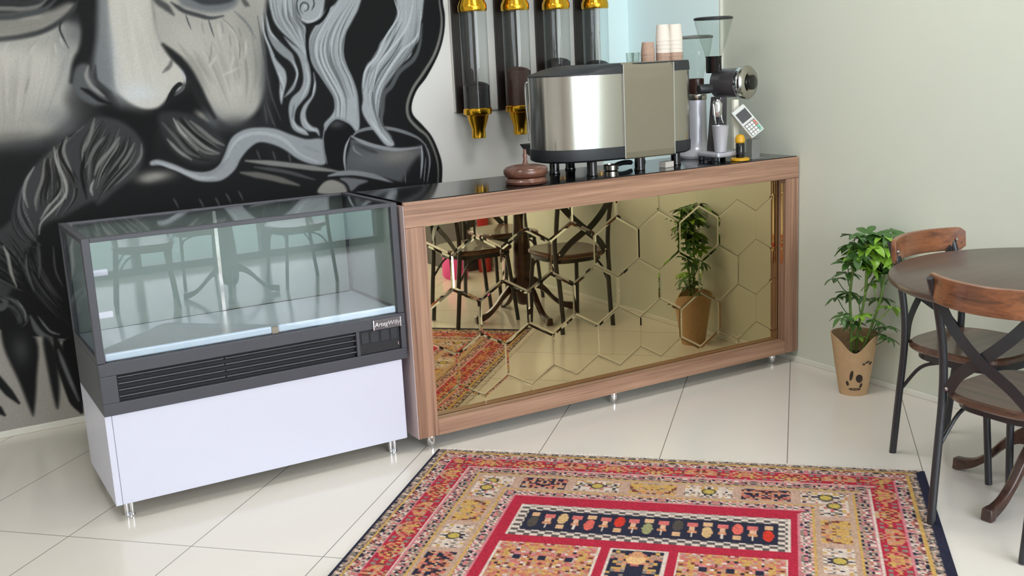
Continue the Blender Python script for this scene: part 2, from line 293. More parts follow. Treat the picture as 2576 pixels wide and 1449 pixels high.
# mural strokes in wall millimetres (x,z): P patch, S stroke, B soft blot, H bundle of hairs; the lower left grey patch paints in wall shade
MURAL = """
P|34|4|1|1|20,1989 2502,1954 2497,1819 2503,1741 2490,1653 2452,1556 2381,1450 2319,1384 2285,1313 2289,1257 2341,1197 2388,1139 2423,1055 2437,982 2426,869 2406,778 2334,535 1917,344 1307,361 751,303 623,102 595,350 430,415 280,477 -196,558
S|26|13.1|6|0|1|2502,1954 2497,1819 2503,1741 2490,1653 2452,1556 2381,1450 2319,1384 2285,1313 2289,1257 2341,1197 2388,1139 2423,1055 2437,982 2426,869
S|128|15.0|9|2|1|2484,1954 2481,1819 2488,1721 2471,1634 2431,1547 2364,1461 2304,1391 2267,1314 2269,1248 2313,1193 2366,1145 2401,1067 2416,984 2406,871
P|168|30|2|1|-10,1795 457,1785 611,1798 707,1755 759,1720 759,1646 724,1572 690,1507 659,1441 663,1374 627,1314 555,1272 463,1259 -86,1287
B|190|187|131|2|0.8|513,1524
B|186|224|150|2|0.7|331,1517
B|176|93|75|0|0.5|577,1421
B|150|206|67|2|0.6|444,1347
B|60|318|37|1|0.8|478,1258
B|110|67|64|1|0.8|741,1704
B|95|56|45|1|0.7|650,1307
B|150|168|37|0|0.5|502,1671
P|136|17|2|1|-12,1780 546,1773 642,1797 725,1831 750,1818 688,1763 602,1726 507,1703 -22,1710
S|62|20.6|17|1|1|16,1697 355,1686 444,1691 537,1701 617,1721 687,1757 733,1795 768,1844
S|78|22.4|15|1|1|28,1779 456,1778 548,1788 628,1807 679,1845
S|120|20.6|15|0|1|34,1818 461,1815 536,1812 607,1823 650,1855
S|58|26.2|17|1|1|38,1842 464,1839 554,1834 617,1846 643,1868
S|100|29.9|19|0|1|45,1890 530,1879 640,1900
S|36|7.5|6|1|1|690,1757 680,1728 688,1694 706,1644
S|182|9.3|7|0|1|675,1692 687,1655
S|188|9.3|9|2|1|653,1666 654,1626
S|125|7.5|6|0|0.7|536,1533 509,1468
S|150|5.6|6|0|0.6|637,1699 608,1659
S|150|7.5|7|0|0.5|597,1692 545,1645
S|195|11.2|11|2|0.5|579,1668 522,1589
S|195|15.0|15|2|0.5|472,1672 433,1609
H|142|206|70|16.8|2|0.13|324,1677 333,1533 333,1314|745,1660 685,1515 579,1312
B|120|75|45|1|0.45|634,1367
B|110|150|26|2|0.5|421,1290
B|205|112|75|2|0.4|463,1608
B|150|41|112|1|0.4|685,1582
B|205|75|93|2|0.35|595,1553
S|36|56.1|26|1|1|802,1941 792,1810 793,1711 770,1629 730,1572 700,1506
P|126|19|1|1|869,1957 840,1793 826,1694 801,1594 791,1510 829,1477 888,1443 902,1556 897,1708 908,1957
P|94|13|1|1|751,1579 722,1560 705,1514 710,1459 745,1418 800,1397 835,1416 798,1466 785,1519 775,1568
P|199|11|2|1|898,1957 890,1842 886,1742 886,1641 880,1557 878,1485 891,1440 934,1399 985,1372 1040,1372 1078,1398 1110,1434 1150,1446 1177,1480 1177,1526 1156,1558 1127,1587 1101,1630 1082,1694 1074,1754 1074,1839 1070,1957
B|207|67|280|2|0.7|958,1673
B|216|86|45|1|0.7|964,1441
B|185|19|168|1|0.5|889,1590
H|182|214|30|22.4|2|0.06|914,1875 912,1640 923,1424|1062,1856 1093,1617 1126,1483
S|142|16.8|13|0|1|775,1568 762,1528 775,1487 801,1459 824,1437
S|34|20.6|11|1|1|734,1476 765,1457 803,1424 850,1401
S|64|16.8|15|1|1|804,1569 798,1516 817,1482 856,1449
S|34|20.6|7|1|1|1084,1394 1109,1427 1130,1454 1155,1472 1166,1463
S|92|15.0|9|1|1|1126,1423 1161,1449 1175,1477
S|84|16.8|15|0|0.8|1130,1580 1118,1553 1086,1527
S|206|7.5|6|1|1|1152,1555 1177,1512 1178,1473
B|165|34|112|2|0.6|1101,1737
P|172|17|2|1|1073,1771 1087,1658 1131,1619 1175,1575 1212,1524 1241,1459 1269,1386 1304,1319 1364,1275 1440,1291 1503,1346 1538,1436 1555,1581 1554,1671 1569,1973 1120,1974
B|196|112|112|2|0.7|1322,1572
B|202|86|93|2|0.7|1373,1454
B|190|82|75|2|0.6|1207,1673
B|90|30|206|1|0.55|1538,1473
B|70|112|37|1|0.75|1382,1277
B|150|56|112|2|0.5|1485,1727
B|120|49|49|1|0.6|1275,1306
H|126|208|80|15.0|2|0.13|1103,1647 1199,1532 1323,1310|1544,1726 1538,1509 1475,1337
P|122|15|1|1|1185,1940 1190,1831 1239,1799 1326,1780 1409,1792 1459,1834 1451,1939
S|66|29.9|19|1|0.85|1078,1907 1097,1839 1132,1808 1159,1776
S|72|18.7|13|1|1|1155,1828 1180,1809 1210,1789 1266,1771 1323,1757 1382,1765
S|66|29.9|19|1|1|1227,1854 1313,1829 1413,1838 1462,1869
S|62|22.4|15|1|0.7|1473,1869 1487,1823 1504,1808
S|80|6.5|6|1|1|1213,1775 1220,1744 1231,1709
S|80|6.5|6|1|1|1312,1752 1320,1714 1329,1675
S|138|6.5|7|0|0.7|1280,1741 1285,1687
S|138|6.5|7|0|0.7|1369,1744 1376,1687
S|138|6.5|7|0|0.7|1401,1687 1402,1623
S|138|6.5|7|0|0.7|1318,1654 1305,1591 1291,1556
S|138|6.5|7|0|0.7|1446,1710 1457,1671
S|112|7.5|7|0|0.8|1377,1754 1423,1700 1442,1636 1437,1571
S|118|11.2|11|1|0.8|1435,1785 1488,1727 1519,1662
S|206|11.2|13|2|0.6|1353,1730 1360,1660
S|206|11.2|13|2|0.6|1390,1736 1431,1675 1435,1604
S|206|11.2|13|2|0.6|1332,1590 1296,1542
S|206|11.2|13|2|0.6|1411,1587 1389,1520
S|206|11.2|13|2|0.6|1477,1656 1461,1567
S|206|11.2|13|2|0.6|1350,1500 1428,1532
S|40|37.4|22|1|1|1100,1647 1146,1597 1192,1536 1221,1474 1252,1398 1294,1312
S|36|41.1|22|1|0.9|1198,1463 1193,1383 1223,1328
S|128|24.3|17|2|1|1171,1381 1219,1339 1260,1300
P|30|26|1|1|799,1390 930,1368 1040,1358 1180,1429 1227,1364 1167,1314 1041,1287 986,1114 869,1282
P|64|15|1|1|781,1349 732,1326 638,1274 584,1227 504,1157 451,1078 415,996 355,918 16,742 -8,577 296,597 413,772 502,900 594,931 664,965 724,987 747,970 821,1023 914,1085 958,1159 961,1226 921,1292 859,1335
H|46|138|72|6.7|0|0.8|778,1352 723,1284 695,1218 693,1123 694,1025|961,1226 942,1150 865,1075 798,1025 751,974
H|44|134|56|6.7|0|0.8|731,1318 649,1261 627,1189 665,1108 674,1024 603,937|589,1218 543,1179 527,1104 491,1022 492,939
H|44|122|36|6.7|1|0.8|512,1163 465,1093 445,1010 471,921 497,828|435,1076 403,998 385,931 406,857 466,807
S|156.24|10.1|9|0|1|594,1235 597,1170 616,1099 616,1030 560,970 502,918 486,867
S|139.5|8.4|9|0|1|604,1220 606,1152 625,1074 614,1009
S|139.5|11.8|9|0|1|602,1094 588,1033 540,983 501,932
S|153.45|10.1|9|0|1|738,1080 721,1044 724,1012
S|130.2|11.8|9|0|1|505,1157 467,1102 450,1044 458,988
S|111.6|11.8|9|0|1|550,1187 530,1104 494,1022 490,971
S|120.9|11.8|9|0|1|651,1273 631,1218 644,1145 662,1056
S|116.25|13.5|9|0|1|773,1344 744,1266 714,1208
S|120.9|15.1|9|0|1|866,1256 826,1207 769,1151 743,1101
S|109.74|13.5|9|0|1|927,1225 889,1167 850,1126
S|111.6|10.1|9|0|1|957,1219 947,1163 914,1120
S|102.3|15.1|9|0|1|803,1261 761,1218 710,1139
S|30|11.8|9|0|1|633,1262 615,1195 649,1110 659,1057
S|28|15.1|9|0|1|711,1187 691,1106 698,1000
S|34|13.5|9|0|1|563,1190 555,1102 528,1018
S|36|11.8|9|0|1|590,1150 595,1063 548,999
H|34|92|40|8.4|1|0.8|342,936 392,845 427,753 480,675|145,825 280,704 336,661 408,615
H|34|84|36|8.4|1|0.8|487,850 476,764 499,672 564,538|385,793 402,687 451,573 564,407
S|142|13.1|7|0|1|341,837 353,789 356,719 369,653
S|95|9.3|7|1|1|425,788 419,719 435,625
S|85|9.3|9|1|1|479,833 474,747 461,678
S|80|7.5|7|1|1|536,809 532,703 552,629
H|50|120|12|9.3|1|0.8|243,658 345,616 385,530 386,491 334,457|231,573 309,578 350,536 354,491 327,476
S|100|24.3|11|1|1|405,518 431,442 485,395 566,374
S|128|7.5|7|1|1|436,511 473,441 512,416
S|120|7.5|6|1|1|364,594 386,541 384,499
S|86|22.4|9|1|1|248,587 298,569 317,594 304,610
P|160|7|2|1|-199,538 279,474 367,423 431,422 491,383 596,357 620,-68 -279,11
P|34|11|1|1|299,527 415,418 395,241 365,89 352,92 323,237 283,406
P|38|11|1|1|443,413 483,366 483,205 466,94 454,107 444,268
S|36|56.1|11|1|1|491,405 510,274 537,120 557,48
P|30|7|1|1|521,385 634,351 620,-68 573,56 534,251
S|112|16.8|13|1|1|497,349 519,242 552,102
S|38|33.6|11|1|1|173,372 236,272 274,201 310,141
S|38|33.6|11|1|1|113,278 205,156 247,99
S|40|48.6|11|1|1|93,457 158,269 164,88
B|78|34|64|1|0.7|348,376
P|54|17|1|1|1044,1343 1171,1342 1258,1289 1329,1193 1296,1122 1235,1102 1146,1125 1073,1203
H|40|110|40|7.1|0|0.8|1052,1322 1105,1229 1183,1132 1272,1106|1170,1339 1217,1274 1292,1214 1330,1171
S|150|16.8|9|0|1|1108,1321 1135,1262 1174,1213 1202,1171
S|124|16.8|9|0|1|1122,1310 1177,1241 1234,1183 1298,1148
S|112|18.7|9|0|1|1181,1306 1233,1255 1283,1208 1324,1183
S|128|15.0|9|0|1|1070,1232 1116,1174 1169,1130
S|92|15.0|9|0|1|1057,1307 1106,1238 1152,1171 1206,1138
S|105|15.0|9|0|1|1159,1234 1223,1165 1291,1145
B|148|71|24|2|0.95|1002,1071
B|150|37|19|2|0.7|966,1062
P|158|7|1|1|987,1139 1024,1143 1092,1115 1159,1080 1231,1069 1285,1090 1320,1139 1357,1209 1407,1242 1474,1254 1569,1243 1644,1210 1721,1181 1809,1170 1813,1062 1750,1056 1672,1090 1608,1141 1543,1174 1486,1184 1436,1157 1394,1114 1365,1070 1320,1035 1272,1021 1190,1031 1131,1064 1073,1106 1022,1119 987,1121
S|178|15.0|9|1|1|1009,1133 1090,1097 1192,1047 1274,1040
S|180|16.8|11|1|1|1319,1102 1373,1190 1443,1225 1529,1222 1612,1186 1684,1112 1771,1066
S|138|18.7|15|1|0.6|1193,1058 1267,1066 1338,1119
S|140|15.0|15|1|0.6|1698,1149 1785,1115
S|175|11.2|7|1|1|1811,1155 1811,1078
S|132|24.3|11|0|1|1417,1104 1572,1076 1728,1043 1881,1009
S|104|28.0|13|2|1|1389,1051 1528,1015 1665,964
S|78|16.8|11|1|1|1456,1071 1608,1034 1747,983
S|84|7.5|7|1|1|1067,963 1076,944 1086,917
S|84|7.5|7|1|1|1183,949 1192,930 1202,903
S|84|7.5|7|1|1|1257,947 1266,927 1276,900
S|84|7.5|7|1|1|1308,962 1318,942 1328,915
S|84|7.5|7|1|1|1367,967 1377,947 1387,920
S|82|9.3|9|1|0.8|1540,1761 1555,1563 1567,1416 1604,1280
S|82|9.3|9|1|0.8|1540,1372 1562,1287 1577,1245
S|82|9.3|9|1|0.8|1531,1359 1537,1270
S|82|9.3|9|1|0.8|1475,1148 1488,1102
S|82|9.3|9|1|0.8|1551,1138 1562,1092
S|82|9.3|9|1|0.8|1628,1122 1635,1074
P|176|7|1|1|2015,1992 1940,1827 1876,1782 1831,1728 1785,1664 1773,1591 1792,1516 1845,1438 1876,1380 1879,1322 1860,1286 1818,1246 1829,1211 1861,1255 1895,1266 1951,1237 1983,1198 2000,1222 2004,1295 2001,1392 1971,1479 1942,1547 1945,1622 1970,1677 2014,1742 2051,1806 2118,1992
H|124|214|32|7.5|1|0.7|1958,1845 1842,1718 1786,1627 1796,1519 1873,1388 1871,1273|2045,1810 1963,1670 1949,1554 1979,1477 2004,1380 1991,1222
P|176|7|1|1|1601,1991 1600,1832 1606,1778 1617,1733 1642,1694 1686,1649 1730,1602 1760,1554 1763,1610 1767,1698 1752,1724 1731,1757 1731,1812 1748,1991
H|124|214|20|7.5|1|0.7|1606,1867 1610,1778 1641,1701 1754,1577|1730,1866 1730,1746 1760,1691 1759,1595
P|172|7|1|1|1748,1991 1729,1794 1744,1742 1781,1721 1832,1737 1864,1782 1887,1991
S|76|7.5|6|1|1|1768,1778 1785,1785 1789,1807 1770,1818 1754,1808 1748,1786 1759,1764
S|76|7.5|6|1|1|1814,1843 1819,1810 1804,1781
S|76|7.5|6|1|1|1734,1830 1734,1786 1750,1746
S|76|7.5|6|1|1|1773,1865 1747,1844 1733,1812
S|196|9.3|6|1|1|1749,1742 1788,1730 1833,1748 1857,1791
S|196|7.5|6|1|1|1766,1793 1775,1804 1777,1789
S|30|15.0|6|1|1|1780,1716 1770,1665 1767,1591 1776,1520 1808,1478
S|30|16.8|7|1|1|1780,1716 1835,1726 1879,1772 1917,1845
P|170|6|1|1|1565,1797 1556,1725 1562,1671 1577,1616 1589,1561 1605,1506 1616,1459 1610,1404 1615,1354 1631,1403 1650,1458 1649,1504 1632,1532 1610,1561 1594,1598 1575,1653 1562,1698
P|146|6|1|1|1580,1803 1576,1743 1582,1671 1606,1615 1640,1578 1676,1549 1696,1511 1698,1483 1682,1447 1643,1401 1634,1386 1680,1417 1704,1464 1711,1501 1700,1548 1690,1585 1654,1623 1620,1660 1595,1697 1584,1742
P|160|6|1|1|1657,1665 1694,1631 1730,1602 1760,1558 1771,1508 1770,1452 1751,1396 1718,1361 1685,1325 1672,1279 1684,1252 1717,1229 1735,1199 1694,1210 1657,1239 1647,1300 1651,1346 1670,1382 1713,1417 1733,1463 1732,1519 1718,1575 1683,1622
P|165|6|1|1|1788,1494 1794,1432 1780,1385 1746,1340 1730,1304 1735,1265 1758,1239 1785,1226 1790,1191 1772,1211 1735,1220 1707,1247 1702,1296 1724,1342 1768,1386 1784,1432
S|200|7.5|6|1|0.8|1563,1761 1566,1675 1602,1579
S|200|7.5|6|1|0.8|1614,1505 1631,1440 1613,1376
S|200|7.5|6|1|0.8|1582,1760 1594,1688 1628,1644
S|200|7.5|6|1|0.8|1689,1557 1707,1494 1686,1439
S|200|7.5|6|1|0.8|1750,1536 1758,1452 1715,1370
S|200|7.5|6|1|0.8|1661,1280 1682,1237 1724,1215
S|200|7.5|6|1|0.8|1718,1276 1746,1232 1784,1214
S|200|7.5|6|1|0.8|1792,1450 1772,1386
S|100|7.5|7|1|0.7|1677,1350 1659,1280
S|110|7.5|7|1|0.6|1621,1459 1628,1413
P|28|6|1|1|1823,1212 1859,1253 1895,1262 1950,1231 1968,1197 1925,1136 1903,1019 1820,1046 1806,1136
B|90|37|19|1|0.7|1881,1242
S|150|9.3|7|1|1|1805,1171 1822,1227 1866,1264 1901,1267 1951,1239 1981,1196
S|130|9.3|7|1|1|1806,1184 1806,1117 1817,1054
P|92|9|1|1|1955,1173 1941,1125 1919,1068 1914,1010 1972,993 2077,971 2183,933 2249,926 2318,952 2329,1073 2320,1104 2195,1092 2088,1113 1995,1148
B|134|112|41|2|0.85|2193,1060
B|110|75|37|1|0.6|2041,1058
P|38|19|1|1|2220,949 2316,1050 2310,900 2216,901
P|34|7|1|1|1945,1171 2052,1193 2137,1182 2227,1156 2316,1107 2196,1104 2068,1130
S|130|16.8|7|1|1|1955,1173 1989,1197 2053,1208 2139,1204 2224,1182 2310,1143 2356,1099
S|152|18.7|7|1|1|1952,1179 2006,1147 2089,1115 2195,1092 2329,1093
S|164|11.2|6|1|1|1945,1173 1920,1127 1907,1069 1908,1007
S|168|11.2|6|1|1|2329,1102 2329,1033 2313,936
S|36|11.2|4|1|1|2342,1088 2347,1031 2334,920
S|138|9.3|6|1|1|2348,1108 2365,1066 2370,1009 2349,912
S|130|5.6|4|1|1|2350,1041 2329,910
S|112|5.6|4|1|1|2229,981 2226,912
S|132|9.3|7|1|1|1960,1131 1965,1107 2004,1077
S|60|16.8|13|1|0.7|1967,1139 2045,1101 2086,1085
S|140|24.3|9|1|1|1818,995 1889,1001 1972,993 2076,963 2156,927
P|118|7|1|1|1878,978 2020,952 1971,933 1923,910
S|42|13.1|6|1|1|1849,977 1901,948 1926,902
P|152|7|2|1|1761,915 1779,956 1820,974 1864,964 1896,937 1897,901
S|34|22.4|11|1|1|1966,918 2074,931 2203,910 2315,907
S|92|22.4|11|1|1|2378,1705 2357,1604 2316,1532 2236,1477 2187,1409 2143,1368 2128,1287 2119,1229 2167,1156
P|178|7|1|1|2235,1992 2241,1822 2247,1765 2239,1712 2186,1662 2140,1615 2118,1559 2069,1523 2044,1476 2029,1419 2029,1352 2019,1304 2036,1254 2083,1184 2136,1117 2180,1118 2153,1171 2118,1213 2104,1257 2112,1296 2124,1342 2141,1394 2186,1444 2227,1496 2300,1548 2316,1590 2355,1631 2367,1705 2384,1762 2407,1992
H|116|216|28|7.5|1|0.75|2242,1860 2246,1746 2146,1619 2116,1555 2041,1466 2029,1329 2094,1180 2154,1120|2389,1859 2364,1705 2346,1632 2296,1552 2188,1448 2130,1365 2112,1249 2167,1126
S|206|11.2|7|1|0.9|2235,1822 2250,1746 2179,1652 2120,1559 2051,1485 2036,1409
S|206|11.2|7|1|0.9|2338,1821 2309,1726 2260,1650 2144,1539 2110,1482 2085,1387
S|206|11.2|7|1|0.9|2377,1763 2347,1647 2254,1573 2171,1480 2110,1386 2095,1328
S|206|11.2|7|1|0.9|2061,1253 2114,1170 2163,1123
"""
# ---------------------------------------------------------------- room shell
XW, YM, YB, XL, ZC = 3.664, 4.970, -1.25, -2.6, 2.9
def slab(name, a, m, **k):
    return struct(MB().box(*a).build(name, m, **k))
slab('floor', (XL - .1, XW + .1, YB - .1, YM + .1, -0.1, 0), M['floor'])
slab('ceiling', (XL - .1, XW + .1, YB - .1, YM + .1, ZC, ZC + .1), M['ceil'])
slab('wall_back', (XL - .1, XW + .1, YM, YM + .1, 0, ZC), M['plaster'])
slab('wall_right', (XW, XW + .1, YB - .1, YM, 0, ZC), M['green'])
slab('wall_left', (XL - .1, XL, YB - .1, YM, 0, ZC), M['plaster'])
slab('baseboard_right', (XW - .012, XW, YB, YM, 0, .026), M['skirt'], bevel=.003)
slab('baseboard_back', (XL, XW - .012, YM - .012, YM, 0, .03), M['skirt'], bevel=.003)
slab('wall_front', (XL, .5, YB - .1, YB + .02, 0, ZC), M['plaster'])
# shop front: floor to ceiling glazing behind the camera
t = thing('window_1', 'floor to ceiling shop window behind the viewer', 'window', (0, YB, 0)); struct(t)
f = MB()
for x in (.5, 1.53, 2.56, 3.6): f.box(x, x + .06, -.05, .05, 0, ZC)
for z in (0, 2.35, ZC - .06): f.box(.5, XW, -.045, .045, z, z + .06)
f.build('window_frame', M['tube'], t)
MB().box(.5, XW, -.004, .004, .06, ZC - .06).build('window_pane', M['glass'], t)
struct(MB().box(-14, 14, -26, YB - .1, -.12, -.02).build('outside_paving', M['paving']))
# pale cyan corner panels behind the counter, given a faint added glow
p = MB(); p.box(3.645, XW, 4.20, YM, 0.9, ZC); struct(p.build('glow_panel_right', M['cyan'], bevel=.002))
p = MB(); p.box(3.455, 3.645, YM - .008, YM, 0.9, ZC); struct(p.build('glow_panel_back', M['cyan']))
p = MB(); p.box(3.645, XW, 4.192, 4.20, 0.9, ZC); struct(p.build('trim_1', M['skirt']))

# ---------------------------------------------------------------- mural painter
STEP = 0.004
MX0, MX1, MZ0, MZ1 = -0.30, 2.56, 0.03, 1.99
gx = np.arange(MX0, MX1 + 1e-6, STEP); gz = np.arange(MZ0, MZ1 + 1e-6, STEP)
NX, NZ = len(gx), len(gz)
cv = np.zeros((NZ, NX, 3)); cv[:] = np.array([242, 240, 236.]); cov = np.zeros((NZ, NX))
TINT = [(1, 1, .985), (.972, 1.0, 1.03), (1.015, 1.0, .965)]
rs = np.random.RandomState(11)
def window(pts, pad):
    a = np.array(pts)
    i0 = max(0, int((a[:, 0].min() - pad - MX0) / STEP)); i1 = min(NX, int((a[:, 0].max() + pad - MX0) / STEP) + 2)
    j0 = max(0, int((a[:, 1].min() - pad - MZ0) / STEP)); j1 = min(NZ, int((a[:, 1].max() + pad - MZ0) / STEP) + 2)
    return i0, i1, j0, j1
def smooth(e0, e1, x):
    t = np.clip((x - e0) / (e1 - e0), 0, 1); return t * t * (3 - 2 * t)
def put(v, tint, al, w):
    i0, i1, j0, j1 = w
    c = np.array(TINT[tint]) * v
    cv[j0:j1, i0:i1] = cv[j0:j1, i0:i1] * (1 - al[..., None]) + c * al[..., None]
    cov[j0:j1, i0:i1] = np.maximum(cov[j0:j1, i0:i1], al)
def segdist(X, Z, a, b):
    d = b - a; L2 = d @ d + 1e-12
    t = np.clip(((X - a[0]) * d[0] + (Z - a[1]) * d[1]) / L2, 0, 1)
    return np.hypot(X - a[0] - t * d[0], Z - a[1] - t * d[1]), t
def poly(v, soft, tint, alpha, pts):
    n = len(pts); pp = spline(pts[-2:] + pts + pts[:2], 4); pp = np.array(pp[8:8 + 4 * n])
    w = window(pp, soft); i0, i1, j0, j1 = w
    if i1 <= i0 or j1 <= j0: return
    X, Z = np.meshgrid(gx[i0:i1], gz[j0:j1]); ins = np.zeros(X.shape, bool); dm = np.full(X.shape, 9.0)
    for a, b in zip(pp, np.roll(pp, -1, 0)):
        c = (a[1] > Z) != (b[1] > Z)
        with np.errstate(divide='ignore', invalid='ignore'):
            ins ^= c & (X < (b[0] - a[0]) * (Z - a[1]) / (b[1] - a[1] + 1e-15) + a[0])
        dm = np.minimum(dm, segdist(X, Z, a, b)[0])
    put(v, tint, alpha * smooth(-soft, soft, np.where(ins, dm, -dm)), w)
def stroke(v, wd, soft, tint, alpha, pts, taper=0.3):
    pp = np.array(spline(pts, 5)); w = window(pp, wd + soft); i0, i1, j0, j1 = w
    if i1 <= i0 or j1 <= j0: return
    X, Z = np.meshgrid(gx[i0:i1], gz[j0:j1]); al = np.zeros(X.shape); n = len(pp) - 1
    for k in range(n):
        d, t = segdist(X, Z, pp[k], pp[k + 1]); s = (k + t) / n
        hw = 0.5 * wd * (taper + (1 - taper) * np.clip(np.minimum(s / .25, (1 - s) / .3), 0, 1))
        al = np.maximum(al, 1 - smooth(-soft * .5, soft * .5, d - hw))
    put(v, tint, alpha * al, w)
def blob(v, rx, rz, tint, alpha, c):
    w = window([c], 2.2 * max(rx, rz)); i0, i1, j0, j1 = w
    if i1 <= i0 or j1 <= j0: return
    X, Z = np.meshgrid(gx[i0:i1], gz[j0:j1])
    put(v, tint, alpha * np.exp(-((X - c[0]) / rx) ** 2 - ((Z - c[1]) / rz) ** 2), w)
def hair(v0, v1, n, wd, tint, alpha, g1, g2):
    a = np.array(spline(g1, 6)); b = np.array(spline(g2, 6)); k = 13
    ra = np.array([a[int(i * (len(a) - 1) / (k - 1))] for i in range(k)]); rb = np.array([b[int(i * (len(b) - 1) / (k - 1))] for i in range(k)])
    for q in range(n):
        t = (q + rs.rand()) / n; c = ra * (1 - t) + rb * t + (rs.rand(2) - .5) * .008
        s0 = rs.randint(0, 5); s1 = k - rs.randint(0, 5)
        vv = v0 + (v1 - v0) * rs.rand() ** 1.5
        if rs.rand() < .3: vv = v0 * .75
        stroke(vv, wd * (.6 + .9 * rs.rand()), .005, tint, alpha, [tuple(p) for p in c[s0:s1:2]], .15)
def pts_of(s): return [tuple(int(v) / 1000 for v in q.split(',')) for q in s.split()]
for line in MURAL.strip().split('\n'):
    q = line.split('|')
    if q[0] == 'P': poly(float(q[1]), float(q[2]) / 1000, int(q[3]), float(q[4]), pts_of(q[5]))
    elif q[0] == 'S': stroke(float(q[1]), float(q[2]) / 1000, float(q[3]) / 1000, int(q[4]), float(q[5]), pts_of(q[6]))
    elif q[0] == 'B': blob(float(q[1]), float(q[2]) / 1000, float(q[3]) / 1000, int(q[4]), float(q[5]), pts_of(q[6])[0])
    else: hair(float(q[1]), float(q[2]), int(q[3]), float(q[4]) / 1000, int(q[5]), float(q[6]), pts_of(q[7]), pts_of(q[8]))
# fine brushwork
cv *= (1 + (rs.rand(NZ, NX, 1) - .5) * .05)

def nplin(c):
    c = np.clip(c, 0, 255) / 255.0
    return np.where(c <= .04045, c / 12.92, ((c + .055) / 1.055) ** 2.4)
def paint_grid(name, xs, ys, to_co, colour, keep, m, parent=None):
    """a flat grid mesh carrying one paint colour per vertex"""
    nx, ny = len(xs), len(ys)
    XX, YY = np.meshgrid(xs, ys); co = to_co(XX.ravel(), YY.ravel())
    i, j = np.meshgrid(np.arange(nx - 1), np.arange(ny - 1)); a = (j * nx + i).ravel()
    q = np.stack([a, a + 1, a + nx + 1, a + nx], 1)
    if keep is not None: q = q[keep.ravel()]
    used = np.unique(q); remap = -np.ones(nx * ny, int); remap[used] = np.arange(len(used)); q = remap[q]
    me = bpy.data.meshes.new(name); me.vertices.add(len(used)); me.vertices.foreach_set('co', co[used].ravel())
    me.loops.add(q.size); me.loops.foreach_set('vertex_index', q.ravel().astype(np.int32))
    me.polygons.add(len(q)); me.polygons.foreach_set('loop_start', np.arange(0, q.size, 4, dtype=np.int32))
    me.update(calc_edges=True); me.validate()
    at = me.attributes.new('Paint', 'FLOAT_COLOR', 'POINT')
    c = np.concatenate([colour.reshape(-1, 3)[used], np.ones((len(used), 1))], 1).astype(np.float32)
    at.data.foreach_set('color', c.ravel())
    me.materials.append(m)
    o = bpy.data.objects.new(name, me); COL.objects.link(o)
    if parent is not None: o.parent = parent
    return o
k = np.maximum(np.maximum(cov[:-1, :-1], cov[1:, 1:]), np.maximum(cov[1:, :-1], cov[:-1, 1:])) > 0.004
mural_col = np.minimum(nplin(cv) * MURAL_GAIN, .86)
mu = paint_grid('mural', gx, gz, lambda x, z: np.stack([x, np.full_like(x, YM - .002), z], 1), mural_col, k, painted('mural_paint', 0.7))
tag(mu, 'black and grey mural of a bearded face smoking a pipe beside a steaming cup', 'mural')

# ---------------------------------------------------------------- rug
RW_, RL_ = 1.815, 2.36
rt = thing('rug', 'red and cream patterned rug with navy panels lying on the tiles', 'rug', (1.695, 3.644, 0), -0.7752)
us = np.linspace(0, RW_, int(RW_ / .0042) + 1); vs = np.linspace(0, RL_, int(RL_ / .0042) + 1)
U, V = np.meshgrid(us, vs)
RED, PINK, TAN, GOLD, CREAM, NAVY, GREY, ORG, BRN, ROSE = [np.array(c, float) for c in ((176, 46, 66), (200, 128, 134), (186, 154, 134), (196, 158, 92), (212, 196, 184), (46, 47, 64), (134, 124, 114), (198, 136, 98), (120, 66, 58), (192, 112, 102))]
PAL = np.array([RED, PINK, TAN, GOLD, CREAM, NAVY, GREY, ORG, BRN, ROSE])
rr = np.random.RandomState(5)
def motif(x, y, cw, ch, cols, wts, seed, cell=.0085, mirror=True):
    """repeat of a random woven ornament, mirrored about its middle"""
    nx, ny = max(2, int(cw / cell)), max(2, int(ch / cell))
    r = np.random.RandomState(seed); kinds = 3
    g = r.choice(cols, size=(kinds, ny, nx), p=np.array(wts) / sum(wts))
    if mirror: g = np.where((np.arange(nx) < nx / 2), g, g[:, :, ::-1])
    cx_, cy_ = np.floor(x / cw).astype(int), np.floor(y / ch).astype(int)
    ix = np.clip(((x / cw - cx_) * nx).astype(int), 0, nx - 1); iy = np.clip(((y / ch - cy_) * ny).astype(int), 0, ny - 1)
    return PAL[g[(cx_ + cy_) % kinds, iy, ix]]
RC = np.zeros(U.shape + (3,)); RC[:] = TAN
Ur = RW_ - U; side = np.minimum(U, Ur); top = np.minimum(V, RL_ - V) + .012
horiz = top < side                                   # which border band a knot belongs to
right = (Ur < U) & ~horiz
D = np.where(horiz, top, np.where(right, np.maximum(0, side - .022), side))
along = np.where(horiz, U, V); across = D
def band(a, b): return (D >= a) & (D < b)
def fill(mask, c): RC[mask] = c[mask] if isinstance(c, np.ndarray) and c.ndim == 3 else c
fill(band(0, .010), NAVY); fill(right & (side < .034), NAVY)
fill(band(.010, .034), motif(along, across, .05, .024, [6, 2, 5, 4], [5, 3, 2, 2], 1, .006))
fill(band(.034, .046), GOLD)
fill(band(.046, .085), motif(along, across - .046, .06, .039, [2, 4, 5, 6, 1, 9], [3, 4, 3, 3, 2, 2], 2, .0075))
fill(band(.085, .092), PINK); 
fill(band(.092, .174), RED)
mo = motif(along, across - .092, .16, .082, [0, 7, 2, 8, 3, 9], [3.2, 4, 2, 2.4, 2.4, 2], 3, .0105)
ph = np.abs(((along / .16) % 1) - .5) * 2; wd_ = np.clip(1.35 - ph * 1.3, .1, 1) * .041
fill(band(.092, .174) & (np.abs(across - .133) < wd_), mo)
